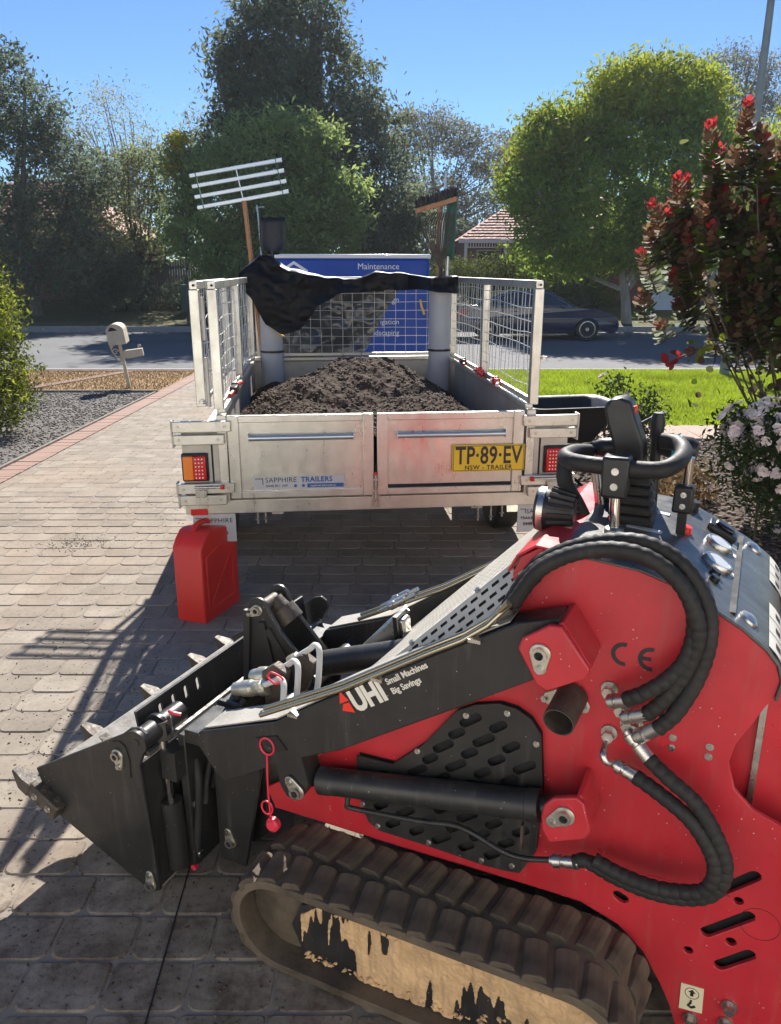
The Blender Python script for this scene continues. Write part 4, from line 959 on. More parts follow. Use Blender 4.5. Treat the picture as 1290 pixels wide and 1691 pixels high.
# ---------------- tracks
def clay_sheet(parent, y):
    """dried clay caked on the frame: real thickness, torn into streaks"""
    ns, nz_ = 380, 96; S = lambda i: .10+.77*i/(ns-1); Zc = lambda j: .040+.188*j/(nz_-1); keep = {}; vs = []; fs = []
    def den(s_, z_):
        st_ = noise.noise(Vector((s_*34, 1.3, z_*4.5)))+.55*noise.noise(Vector((s_*80, 4, z_*9))); lg2 = noise.noise(Vector((s_*7, 2, z_*5)))
        return .20+.42*lg2+.62*st_-.32*max(0, s_-.62)/.2+.28*(z_-.11)/.1
    for j in range(nz_):
        for i in range(ns):
            s_, z_ = S(i), Zc(j); d = den(s_, z_); lim = .232-.8*max(0, s_-.80)
            if d > 0 and z_ < lim:
                keep[(i, j)] = len(vs); h = .0015+.006*min(1, d*1.6)+.0035*noise.noise(Vector((s_*40, 0, z_*40)))+.002*noise.noise(Vector((s_*110, 0, z_*110))); vs.append((s_, y+max(.0006, h), z_))
    base = len(vs); edge_ = {}
    for j in range(nz_-1):
        for i in range(ns-1):
            q = [(i, j), (i+1, j), (i+1, j+1), (i, j+1)]
            if all(k_ in keep for k_ in q):
                fs.append(tuple(keep[k_] for k_ in q))
                for a_, b_ in zip(q, q[1:]+q[:1]): edge_[(a_, b_)] = edge_.get((a_, b_), 0)+1
    for (a_, b_) in list(edge_):
        if (b_, a_) not in edge_:
            n0 = len(vs); vs += [(S(a_[0]), y-.001, Zc(a_[1])), (S(b_[0]), y-.001, Zc(b_[1]))]; fs.append((keep[a_], n0, n0+1, keep[b_]))
    return G().add(vs, fs).build('dried_clay', 'clay_lump', parent)
def track(ysign, near):
    y0, y1 = (.283, .52) if ysign > 0 else (-.52, -.283)
    rf, rr_ = .135, .135; sf, sr = .915, .20; zc = .148; n_ = 18
    path = [(sf+rf*math.sin(math.pi*i/n_), zc+rf*math.cos(math.pi*i/n_)) for i in range(n_+1)]+[(sr-rr_*math.sin(math.pi*i/n_), zc-rr_*math.cos(math.pi*i/n_)) for i in range(n_+1)]
    inn = [(sf+(rf-.022)*math.sin(math.pi*i/n_), zc+(rf-.022)*math.cos(math.pi*i/n_)) for i in range(n_+1)]+[(sr-(rr_-.022)*math.sin(math.pi*i/n_), zc-(rr_-.022)*math.cos(math.pi*i/n_)) for i in range(n_+1)]
    t = G().prism(path, y0, y1, [inn]).build('rubber_track', 'track_rubber', ld, bevel=.006)
    # lugs
    lm_ = G().prism([(-.031, -.006), (.031, -.006), (.023, .011), (.010, .0155), (-.010, .0155), (-.023, .011)], -.050, .050).mesh('lug'); lm_.materials.append(M_('track_rubber'))
    Lp = [Vector(p) for p in path]; tot = sum((Lp[(i+1) % len(Lp)]-Lp[i]).length for i in range(len(Lp))); cnt_ = 34; jo = G()
    for i in range(cnt_):
        for k, yy in enumerate((y0+.062, y1-.052)):
            d = ((i+(.5 if k else 0))/cnt_ % 1)*tot; a = 0
            for q in range(len(Lp)):
                e = (Lp[(q+1) % len(Lp)]-Lp[q]).length
                if a+e >= d: break
                a += e
            t_ = (Lp[(q+1) % len(Lp)]-Lp[q]).normalized(); p = Lp[q]+t_*(d-a); ang = math.atan2(t_.y, t_.x)
            if p.y < .03: continue
            if near:
                o = bpy.data.objects.new('track_lug', lm_); COL.objects.link(o); o.parent = t; o.location = (p.x, yy, p.y); o.rotation_euler = (random.uniform(-.03, .03), -ang+random.uniform(-.05, .05), (.16 if k else -.16)+random.uniform(-.05, .05)); o.scale = (random.uniform(.88, 1.08), random.uniform(.93, 1.05), random.uniform(.75, 1.1))
                bv = o.modifiers.new('b', 'BEVEL'); bv.width = .011; bv.segments = 3
            else:
                nx_, nz_ = -t_.y, t_.x; jo.box((p.x+nx_*.01, yy, p.y+nz_*.01), (.045, .1, .022), Matrix.Rotation(-ang, 3, 'Y'))
    if not near: jo.build('lugs', 'track_rubber', t)
    fr_ = G().prism([(.80, .232), (.87, .20), (.90, .13), (.87, .06), (.82, .038), (.14, .038), (.08, .11), (.10, .232)], y0+.03, y1-.045).build('track_frame', 'black_paint', ld)
    if near: clay_sheet(fr_, y1-.045)
    for s_ in (.22, .36, .50, .64, .78): G().lathe([(-.03, .04), (-.028, .050), (.028, .050), (.03, .04), (.034, .018), (.04, .016)], (s_, y1-.105, .064), (0, 1, 0), 20).build('roller', 'clay_lump' if near else 'black_paint', fr_, smooth=True)
    G().lathe([(-.06, .05), (-.055, .108), (.055, .108), (.06, .05), (.07, .03)], (sf, (y0+y1)/2, zc), (0, 1, 0), 28).build('idler_wheel', 'track_rubber', ld, smooth=True)
    G().lathe([(-.05, .05), (-.045, .10), (.045, .10), (.05, .05), (.06, .03)], (sr, (y0+y1)/2, zc), (0, 1, 0), 14).build('drive_sprocket', 'worn_steel', ld, smooth=True)
    return fr_
nf = track(1, True); track(-1, False)
def ml():
    s_ = random.uniform(.08, .86); return (s_, random.uniform(.47, .482), random.choice([.045+random.random()*.02, .225+random.uniform(-.012, .008), .05+random.random()*.15*max(.05, 1-(s_/.5))]))
mo = pebbles('clay_lumps', 260, ml, .003, .010, 'clay_lump', .8); mo.parent = nf
# ---------------- attachment plate, tilt links and couplers
qa = G()
for y_ in (.20, -.22): qa.prism([(1.30, .53), (1.22, .53), (1.16, .40), (1.15, .12), (1.20, .07), (1.30, .07), (1.33, .12), (1.33, .48)], y_-.008, y_+.008)
qa.bx(1.30, 1.325, -.36, .36, .06, .50).bx(1.24, 1.30, -.36, .36, .48, .52).build('attachment_plate', 'black_paint', ld, bevel=.003)
G().prism([(1.26, .50), (1.12, .50), (1.10, .40), (1.17, .06), (1.26, .06)], .285, .297).build('link_plate', 'black_paint', ld, bevel=.003)
pin((1.215, .135), .297, (.25, 1), r=.019)
def clev(y0, top, name):
    ox, oz = top; o = []
    for i in range(9): a = R(-20+200*i/8); o.append((ox+.038*math.cos(a), oz+.038*math.sin(a)))
    o = [(ox+.036, oz-.02)]+o
    o += [(ox-.075, oz-.055), (ox-.150, oz-.135), (ox-.215, oz-.235), (ox-.20, oz-.30), (ox-.06, oz-.30), (ox+.045, oz-.22)]
    return G().prism(o, y0-.007, y0+.007).build(name, 'black_paint', ld, bevel=.004)
cn = clev(.0, (1.285, .735), 'tilt_link_plate'); cf = clev(-.115, (1.285, .735), 'tilt_link_plate')
G().cyl((1.285, -.12, .735), (1.285, .005, .735), .020, 20).build('link_pin', 'worn_steel', ld, smooth=True)
pin((1.285, .735), .007, (.8, -.45), r=.018)
G().lathe([(0, .030), (.04, .033), (.04, .045), (.09, .045)], (1.285, -.08, .735), (-.55, 0, -.55), 20).build('cylinder_eye', 'worn_steel', ld, smooth=True)
for a, b in (((1.32, .01, .73), (1.34, .01, .45)), ((1.25, .01, .68), (1.10, .01, .46)), ((1.27, .01, .70), (1.22, .01, .45))): G().beam(a, b, .014, .022).build('stiffener', 'black_paint', cn)
# tilt cylinder body and bright guard box
tcy = G().cyl((1.10, -.057, .565), (.72, -.057, .70), .040, 20).build('tilt_cylinder', 'black_paint', ld, smooth=True)
gb_ = G().prism([(1.06, .55), (.90, .73), (.855, .73), (.845, .63), (.98, .50)], -.17, -.12).build('cylinder_guard', 'steel', ld, bevel=.008)
G().prism([(.885, .745), (.872, .745), (.858, .62), (.872, .62)], -.178, -.10).build('band', 'black_gloss', gb_)
for k, (a, b) in enumerate((((1.03, -.33, .66), (.90, -.33, .745)), ((1.03, -.30, .65), (.90, -.30, .735)))):
    G().cyl(a, b, .006).build('hydraulic_pipe', 'steel', ld); d = (Vector(b)-Vector(a)); ferrule(Vector(a)+d*.3, Vector(a)+d*.75, .013)
# quick couplers and bent pipes on the near arm
def coupler(c, d, L, r):
    d = Vector(d).normalized(); return G().lathe([(0, r*.6), (.006, r*.9), (L*.3, r), (L*.32, r*1.12), (L*.55, r*1.12), (L*.57, r), (L*.8, r), (L*.82, r*1.15), (L, r*1.1)], c, d, 20).build('quick_coupler', 'zinc', ld, smooth=True)
coupler((1.235, .215, .585), (-1, 0, .30), .125, .021); coupler((1.215, .155, .60), (-1, 0, .30), .105, .023)
for (s_, y_, z_), up_ in (((1.09, .225, .632), .03), ((1.075, .175, .655), .04), ((1.045, .11, .675), .045)):
    G().tube(smoothpts([(s_+.05, y_, z_-.012), (s_, y_, z_+up_*.6), (s_-.02, y_, z_+up_), (s_-.045, y_+.02, z_+up_*.9), (s_-.058, y_+.05, z_-.02), (s_-.065, y_+.075, z_-.055)], 6), .0085, 10).build('bent_pipe', 'white_pipe', ld, smooth=True)
    G().lathe([(0, .012), (.02, .015), (.035, .015), (.04, .011)], (s_+.07, y_, z_-.022), (-1, 0, .55), 6).build('pipe_nut', 'zinc', ld)
G().prism([(1.14, .66), (1.10, .69), (1.06, .67), (1.09, .56), (1.13, .52)], .18, .21).build('coupler_bracket', 'worn_steel', ld, bevel=.004)
G().prism([(1.10, .665), (1.06, .69), (1.02, .67), (1.05, .58), (1.08, .56)], .10, .13).build('coupler_bracket', 'worn_steel', ld, bevel=.004)
for q in ([(1.19, .22, .57), (1.22, .24, .50), (1.27, .27, .42), (1.285, .30, .33), (1.27, .33, .27)], [(1.20, .16, .58), (1.26, .18, .52), (1.29, .22, .40), (1.29, .27, .28)], [(1.14, .26, .57), (1.15, .29, .55), (1.16, .30, .53)]): hose(q, .0095, k=7, ribs=False)
G().tube(smoothpts([(1.305, .315, .40), (1.285, .335, .34), (1.285, .345, .24), (1.295, .35, .14), (1.30, .34, .09)], 6), .0115, 10).build('hydraulic_hose', 'rubber', ld, smooth=True)
for a, b in (((1.322, .33, .275), (1.29, .34, .262)), ((1.325, .345, .12), (1.29, .345, .105)), ((1.275, .27, .46), (1.27, .275, .40))): ferrule(a, b, .010)
# red pull cords
G().tube([(1.015+.021*math.cos(a), .379, .560+.024*math.sin(a)) for a in [2*math.pi*i/18 for i in range(18)]], .0028, 6, closed=True).build('cord_ring', 'red_cord', ld, smooth=True)
G().tube(smoothpts([(1.015, .381, .537), (1.016, .383, .44), (1.013, .383, .36), (1.015, .38, .345)], 5), .0026, 6).build('pull_cord', 'red_cord', ld, smooth=True)
G().tube([(1.03+.017*math.cos(a), .372, .365+.02*math.sin(a)) for a in [2*math.pi*i/16 for i in range(16)]], .0026, 6, closed=True).build('cord_ring', 'red_cord', ld, smooth=True)
G().lathe([(0, .010), (.006, .019), (.02, .019), (.026, .012)], (1.005, .37, .328), (0, 1, .1), 18).build('dust_cap', 'red_cord', ld, smooth=True)
G().tube(smoothpts([(1.10, .24, .67), (1.085, .245, .688), (1.06, .24, .68), (1.05, .24, .668), (1.07, .25, .66), (1.10, .24, .668)], 4), .0028, 6).build('pull_cord', 'red_cord', ld, smooth=True)
G().tube(smoothpts([(1.345, .36, .565), (1.325, .37, .572), (1.305, .36, .566)], 4), .005, 6).build('dust_plug', 'red_cord', ld, smooth=True)
G().lathe([(0, .008), (.015, .009)], (1.305, .35, .062), (0, 1, 0), 12).build('dust_plug', 'red_cord', ld)
# ---------------- bucket (part of the loader, teeth as sub-parts)
bo = [(1.782, .318), (1.425, .530), (1.395, .556), (1.362, .566), (1.338, .552), (1.332, .525), (1.352, .497), (1.372, .45), (1.352, .10), (1.347, .045), (1.383, .030), (1.74, .190)]
bk = G().prism(bo, .449, .461).build('bucket', 'black_paint', ld, bevel=.003)
G().prism(bo, -.512, -.500).build('bucket_side', 'black_paint', bk, bevel=.003)
BY = lambda y: y
G().prism([(1.352, .05), (1.362, .05), (1.382, .45), (1.372, .45)], -.50, .449).build('back_wall', 'black_paint', bk)
G().prism([(1.36, .034), (1.735, .194), (1.73, .208), (1.36, .048)], -.50, .449).build('floor_plate', 'dusty_steel', bk)
G().prism([(1.58, .125), (1.80, .270), (1.793, .290), (1.57, .145)], -.50, .449).build('cutting_edge', 'dusty_steel', bk, bevel=.003)
sl = [[(p[0], p[1]) for p in slot((.309-.055*k, .050), (.309-.055*k, .076), .0085)] for k in range(0, 4)]
d0 = Vector((1.415, 0, .46)); d1 = Vector((.15, 0, 1)).normalized()
G().prism([(-.48, -.03), (.40, -.03), (.40, .105), (-.48, .105)], -.004, .004, sl, fr=lambda a, b, h: tuple(d0+Vector((0, a, 0))+d1*b+Vector((h, 0, 0)))).build('slotted_bar', 'black_paint', bk)
G().beam((1.36, -.49, .475), (1.36, .44, .475), .012, .014).build('hinge_edge', 'steel', bk)
G().beam((1.33, -.49, .42), (1.33, .40, .42), .05, .09).build('back_beam', 'black_paint', bk)
G().cyl((1.362, .30, .530), (1.362, .461, .530), .030, 24).build('hinge_tube', 'black_paint', bk, smooth=True)
G().lathe([(0, .040), (.012, .040)], (1.362, .385, .53), N, 24).build('hinge_collar', 'black_gloss', bk, smooth=True)
G().lathe([(0, .034), (.012, .034), (.012, .012)], (1.366, .461, .528), N, 24).lathe([(.012, .012), (.014, .012), (.014, .006)], (1.366, .461, .528), N, 16).build('hinge_boss', 'black_paint', bk, smooth=True)
pl = G().prism([(1.475, .475), (1.46, .50), (1.435, .508), (1.415, .497), (1.405, .46), (1.407, .40), (1.425, .39), (1.465, .43)], .461, .464).build('boss_plate', 'black_paint', bk)
pin((1.443, .464), .464, (-.1, -1), r=.019); pin((1.375, .060), .462, (.05, 1), r=.019)
bc = G().cyl((1.355, .385, .52), (1.345, .385, .29), .012, 18).build('bucket_rod', 'chrome', bk, smooth=True)
G().cyl((1.345, .385, .30), (1.335, .385, .08), .030, 20).build('bucket_cylinder', 'black_paint', bk, smooth=True)
G().cyl((1.348, .385, .50), (1.352, .385, .555), .026, 16).build('rod_eye', 'worn_steel', bk, smooth=True)
tdir = Vector((.80, 0, .46)).normalized(); tn = Vector((-.5, 0, .87))
for k, y_ in enumerate((.470, .205, -.07, -.33, -.50)):
    b0 = Vector((1.745, y_, .232))
    th = G().box(b0, (.12, .042, .052), Matrix((tdir, Vector((0, 1, 0)), tdir.cross(Vector((0, 1, 0))))).transposed()).build('tooth', 'worn_steel', bk, bevel=.006)
    tg = G(); q0 = b0+tdir*.05; q1 = b0+tdir*.135
    z_ = tdir.cross(Vector((0, 1, 0))); vs = []
    for c, w_, h_ in ((q0, .024, .024), (b0+tdir*.085, .026, .02), (q1, .012, .004)):
        vs += [c+Vector((0, w_, 0))+z_*h_, c-Vector((0, w_, 0))+z_*h_, c-Vector((0, w_, 0))-z_*h_, c+Vector((0, w_, 0))-z_*h_]
    tg.add(vs, [(i*4+j, i*4+(j+1) % 4, (i+1)*4+(j+1) % 4, (i+1)*4+j) for i in range(2) for j in range(4)]+[(3, 2, 1, 0), (8, 9, 10, 11)])
    tp = tg.build('tooth_tip', 'worn_steel', bk, bevel=.003)
    for e in (-.03, .025): G().hexbolt(b0+tdir*e+Vector((0, .021, 0)), N, .008, .007).build('tooth_bolt', 'steel', bk)
    for e in (-.035, .015): G().hexbolt(b0+tdir*e-z_*-.0+Vector((-.013, 0, .024)), (-.5, 0, .87), .010, .010).build('tooth_bolt', 'worn_steel', bk)
# ------------------------------------------------------------------ garden and street things
# wheelbarrow
wb = tag(empty('wheelbarrow', (1.50, 6.62, 0), R(12)), 'black wheelbarrow parked beside the right side of the trailer', 'wheelbarrow')
def ringxy(hx, hy, r, z, ox=0, n=6):
    o = []
    for cx, cy, a0 in ((hx, hy, 0), (-hx, hy, 90), (-hx, -hy, 180), (hx, -hy, 270)):
        for i in range(n): a = R(a0+90*i/(n-1)); o.append((ox+cx-math.copysign(r, cx)+r*math.cos(a), cy-math.copysign(r, cy)+r*math.sin(a), z))
    return o
rings = [ringxy(.22, .17, .06, .33, -.02), ringxy(.38, .30, .09, .62, .0), ringxy(.42, .335, .10, .635, .0), ringxy(.425, .34, .10, .655, .0), ringxy(.40, .315, .095, .655, .0), ringxy(.365, .285, .085, .635, .0), ringxy(.20, .15, .06, .35, -.02)]
n_ = len(rings[0]); vs = [p for r_ in rings for p in r_]
fs = [(i*n_+j, i*n_+(j+1) % n_, (i+1)*n_+(j+1) % n_, (i+1)*n_+j) for i in range(len(rings)-1) for j in range(n_)]+[tuple(range(n_)), tuple((len(rings)-1)*n_+j for j in range(n_))]
G().add(vs, fs).build('tray', 'black_plastic', wb, smooth=True)
for y_ in (-.22, .22):
    G().tube(smoothpts([(-.75, y_*.45, .22), (-.3, y_, .31), (.2, y_*1.1, .34), (.75, y_*1.25, .58)], 5), .016, 10).build('handle', 'black_plastic', wb, smooth=True)
    G().tube([(.22, y_*1.1, .34), (.36, y_*1.15, .02), (.28, y_*1.15, .01), (.05, y_*1.05, .33)], .013, 8).build('leg', 'black_plastic', wb, smooth=True)
wl_ = G().lathe([(-.045, .10), (-.05, .17), (-.03, .195), (.03, .195), (.05, .17), (.045, .10)], (-.62, 0, .195), (0, 1, 0), 24).build('wheel', 'rubber', wb, smooth=True)
G().lathe([(-.06, .03), (-.04, .10), (.04, .10), (.06, .03)], (-.62, 0, .195), (0, 1, 0), 18).build('rim', 'steel', wl_, smooth=True)

# mailbox (leaning)
mb = tag(empty('mailbox', (-4.33, 13.0, zg(13)), R(0)), 'cream metal mailbox with rounded top on a leaning post', 'mailbox'); mb.rotation_euler = (R(2), R(-7), R(10))
G().bx(-.024, .024, -.024, .024, -.1, .72).build('post', 'mail_cream', mb)
mp = [(-.135, .74), (.135, .74), (.135, .95)]+[(.135*math.cos(a), .95+.115*math.sin(a)) for a in [math.pi*i/12 for i in range(1, 12)]]+[(-.135, .95)]
bx_ = G().prism(mp, -.20, .20).build('box', 'mail_cream', mb, bevel=.008)
G().prism([(-.10, .965), (.05, .965), (-.02, 1.02), (-.06, 1.02)], -.204, -.199).build('slot', 'interior_dark', bx_)
G().prism([(-.138, .95)]+[(.140*math.cos(math.pi-a), .95+.120*math.sin(a)) for a in [math.pi*i/12 for i in range(0, 13)]]+[(.125, .95)]+[(.122*math.cos(a), .95+.102*math.sin(a)) for a in [math.pi*i/12 for i in range(0, 13)]], -.215, -.195).build('hood', 'mail_cream', bx_)
G().prism(circ((-.02, .90), .012), -.204, -.199).build('lock', 'steel', bx_)
G().bx(.03, .34, -.05, .05, .50, .62).build('number_board', 'mail_cream', mb, bevel=.004)
for k, (cx, cz, r_) in enumerate(((-.09, .62, .055), (-.05, .50, .05), (.30, .66, .03), (-.13, .70, .03))):
    G().tube([(cx+r_*(1-.06*i)*math.cos(i*.6), -.03, cz+r_*(1-.06*i)*math.sin(i*.6)) for i in range(14)], .009, 6).build('scroll', 'mail_cream', mb, smooth=True)
G().tube(smoothpts([(-.02, -.03, .45), (-.10, -.03, .55), (-.14, -.03, .66), (-.12, -.03, .74)], 5), .009, 6).build('scroll', 'mail_cream', mb, smooth=True)

# street light pole
lpz = zg(14.9); sl_ = tag(empty('street_light_pole', (6.32, 14.9, lpz)), 'tall grey street light pole standing in the lawn edge', 'pole')
G().tube([(0, 0, -.2), (0, 0, 3), (0, 0, 9)], [.092, .078, .045], 14).build('shaft', 'pole_grey', sl_, smooth=True)
G().tube(smoothpts([(0, 0, 9), (.05, .3, 9.5), (.15, 1.2, 9.7), (.2, 1.9, 9.72)], 6), .035, 10).build('outreach', 'pole_grey', sl_, smooth=True)
G().box((.22, 2.15, 9.70), (.25, .6, .12)).build('lantern', 'pole_grey', sl_, bevel=.04)
G().bx(-.05, .05, -.1, -.07, .6, .9).build('cover', 'pole_grey', sl_)

# blue service van in front of the trailer
va = tag(empty('service_van', tuple(tv*8.35+tu*.45-Vector((0, 0, .06))), B), 'blue and white service van with white lettering parked ahead of the trailer', 'van')
G().bx(-.79, .79, .0, 3.0, .55, 1.90).build('box_body', 'van_blue', va, bevel=.03)
G().bx(-.80, .80, -.01, 3.0, 1.895, 1.935).build('roof', 'van_white', va, bevel=.012)
G().prism([(3.0, .40), (4.7, .40), (4.72, .75), (4.55, .98), (3.75, 1.12), (3.35, 1.70), (3.0, 1.74)], -.78, .78, fr=lambda a, b, h: (h, a, b)).build('cab', 'van_white', va, bevel=.05)
G().prism([(3.72, 1.12), (3.36, 1.66), (3.30, 1.66), (3.05, 1.64), (3.05, 1.12)], -.785, .785, fr=lambda a, b, h: (h, a, b)).build('cab_window', 'car_glass', va)
G().bx(-.74, .74, .05, 4.6, .38, .55).build('chassis', 'interior_dark', va)
for x in (-.70, .70):
    for yy in (.75, 4.0):
        w_ = G().lathe([(-.10, .18), (-.10, .30), (-.08, .33), (.08, .33), (.10, .30), (.10, .18)], (x, yy, .33), (1, 0, 0), 24).build('wheel', 'rubber', va, smooth=True)
        G().lathe([(-.09, .18), (.095, .18), (.10, .06)], (x, yy, .33), (1 if x > 0 else -1, 0, 0), 18).build('rim', 'steel', w_, smooth=True)
    G().bx(x-.05, x+.05, -.02, .02, .62, .80).build('tail_lamp', 'red_lens', va, bevel=.01)
G().bx(-.795, .795, -.03, .03, .50, .58).build('rear_bumper', 'galv', va, bevel=.01)
hx = [(-.14, 0), (-.14, .17), (0, .26), (.14, .17), (.14, 0)]; hi_ = [(-.115, .0), (-.115, .155), (0, .228), (.115, .155), (.115, .0)]
G().prism([(-.60+a, 1.61+b) for a, b in hx]+[(-.60+a, 1.61+b) for a, b in reversed(hi_)], -.0075, -.0055).build('house_emblem', 'van_white', va)
for a, b in ((-.62, 1.69), (-.585, 1.69), (-.62, 1.73), (-.585, 1.73), (-.60, 1.64)): G().bx(a-.012, a+.012, -.0075, -.0055, b-.014, b+.014).build('emblem_square', 'utility_green', va)
for t_, x_, z_, s_ in (('Maintenance', .475, 1.79, .085), ('Irrigation', .475, 1.24, .075), ('al Landscaping', .475, 1.13, .075), ('Design', .475, 1.46, .085)):
    text('lettering', t_, s_, (x_, -.0062, z_), (1, 0, 0), (0, -1, 0), 'van_white', va, align='RIGHT')

# parked sedan
ca_ = tag(empty('parked_car', (4.35, 24.6, zg(24.6)), 0), 'dark blue sedan parked at the far kerb under the trees', 'car')
CL = 4.85; hw = .90
def arch(cx, r, n=10): return [(cx+r*math.cos(math.pi*i/n), .33+r*math.sin(math.pi*i/n)) for i in range(n+1)]
side = [(-2.36, .32), (-2.42, .60), (-2.42, .90), (-2.34, 1.00), (-2.1, 1.03), (-1.4, 1.01), (.75, .98), (1.15, .96), (1.7, .90), (2.15, .79), (2.36, .66), (2.43, .46), (2.38, .25)]
wheels = (-1.42, 1.48)
low = [(2.2, .20)]
for cx in (1.48, -1.42): low += [(cx+.36*math.cos(math.pi*i/12), .30+.36*math.sin(math.pi*i/12)) for i in range(13)]
low += [(-2.2, .24)]
bod = side+low
def carfr(a, b, h):
    k = 1.0-.05*max(0, (abs(a)-1.9)/.5)-.035*max(0, (b-.65)/.35)-.03*max(0, (.45-b)/.25); return (a, h*k, b)
cb_ = G().prism(bod, -hw, hw, fr=carfr).build('body', 'car_blue', ca_, bevel=.05, seg=3)
gh_ = [(-2.0, .97), (-1.55, 1.19), (-1.0, 1.385), (-.5, 1.46), (-.05, 1.47), (.35, 1.40), (1.18, .94)]
def ghfr(a, b, h): k = .93-.30*max(0, (b-.97))/.48*.55; return (a, h*hw*k, b)
G().prism(gh_, -1, 1, fr=ghfr).build('roof', 'car_blue', ca_, bevel=.05, seg=3)
win = [[(-1.50, 1.03), (-1.22, 1.22), (-.80, 1.36), (-.34, 1.405), (-.34, 1.01)], [(-.27, 1.01), (-.27, 1.405), (.15, 1.375), (.36, 1.30), (.92, .985)]]
for w_ in win:
    for s_ in (-1, 1): G().prism(w_, s_*1.004, s_*.97, fr=ghfr).build('side_window', 'car_glass', ca_)
tr_ = G()
tr_.tube([ghfr(a, b, -1.012) for a, b in ((-1.55, 1.02), (-1.23, 1.235), (-.80, 1.378), (-.2, 1.42), (.18, 1.388), (.40, 1.31), (.97, .985))], .012, 6).tube([ghfr(a, b, -1.012) for a, b in ((-1.55, 1.02), (.97, .985))], .010, 6)
tr_.build('window_trim', 'steel', ca_)
G().prism([(.40, 1.37), (1.19, .945), (1.21, .965), (.42, 1.39)], -.72, .72).build('windscreen', 'car_glass', ca_)
G().prism([(-1.97, .99), (-1.08, 1.365), (-1.10, 1.38), (-2.0, 1.005)], -.70, .70).build('rear_window', 'car_glass', ca_)
for cx in wheels:
    for s_ in (-1, 1):
        ty = G().lathe([(-.11, .22), (-.11, .31), (-.09, .335), (.09, .335), (.11, .31), (.11, .22)], (cx, s_*.79, .33), (0, 1, 0), 32).build('wheel', 'rubber', ca_, smooth=True)
        rm = G().lathe([(0, .235), (.02, .24), (.022, .215), (.0, .21)], (cx, s_*.885, .33), (0, s_, 0), 32)
        for i in range(7):
            a = 2*math.pi*i/7+.2; c0 = Vector((cx, s_*.895, .33)); dv = Vector((math.cos(a), 0, math.sin(a))); pv = Vector((-dv.z, 0, dv.x))
            rm.add([c0+dv*.04+pv*.03, c0+dv*.225+pv*.045, c0+dv*.225+pv*.015, c0+dv*.08, c0+dv*.225-pv*.015, c0+dv*.225-pv*.045, c0+dv*.04-pv*.03], [(0, 1, 2, 3), (3, 4, 5, 6)])
        rm.lathe([(0, .06), (.02, .05)], (cx, s_*.89, .33), (0, s_, 0), 16); rm.build('rim', 'steel', ty)
        G().lathe([(0, .21), (.001, .0)], (cx, s_*.86, .33), (0, s_, 0), 20).build('brake_disc', 'interior_dark', ty)
for s_ in (-1, 1):
    G().prism([(1.95, .74), (2.25, .62), (2.33, .60), (2.36, .655), (2.2, .745)], s_*.835, s_*.77).build('headlight', 'glass_lamp', ca_, bevel=.01)
    G().prism([(-2.39, .70), (-2.33, .86), (-2.05, .90), (-2.1, .76)], s_*.865, s_*.80).build('tail_light', 'red_lens', ca_, bevel=.01)
    G().box((.70, s_*.97, 1.0), (.12, .18, .12)).build('mirror', 'car_blue', ca_, bevel=.03)
    for a in (-.80, .12): G().bx(a, a+.2, s_*.902, s_*.93, .84, .865).build('door_handle', 'car_blue', ca_, bevel=.006)
    for q in ([(-1.05, .97), (-1.02, .62), (-1.15, .35)], [(-.26, .96), (-.26, .30)], [(.86, .93), (.90, .6), (.80, .30)]): G().tube([carfr(a, b, s_*(hw+.001)) for a, b in q], .006, 4).build('door_gap', 'interior_dark', ca_)
G().bx(-1.1, 1.1, -.88, .88, .20, .3).build('underbody', 'interior_dark', ca_)
# a second car further along behind the cage wire
# sign board
sb = tag(empty('sign_board', (9.95, 28.6, zg(28.6)), R(-4)), 'white sign board on two legs in front of the brick house', 'sign')
G().bx(-.66, .60, -.015, .015, .42, 1.62).build('panel', 'sign_white', sb)
for x in (-.68, .62): G().bx(x-.03, x+.03, -.03, .03, -.1, 1.68).build('leg', 'white_trim', sb)
for i, (a, b, c) in enumerate(((-.5, .3, 1.42), (-.5, .2, 1.30), (-.35, .35, 1.16))): G().bx(a, b, -.02, -.016, c-.03, c+.03).build('line_of_text', 'decal_grey', sb)
ub = tag(empty('utility_box', (-7.6, 30.6, zg(30.6))), 'dark green utility box on the far verge left of the trailer', 'utility box')
G().bx(-.28, .28, -.2, .2, 0, .95).build('cabinet', 'utility_green', ub, bevel=.02); G().bx(-.31, .31, -.23, .23, .95, 1.0).build('lid', 'utility_green', ub, bevel=.02)

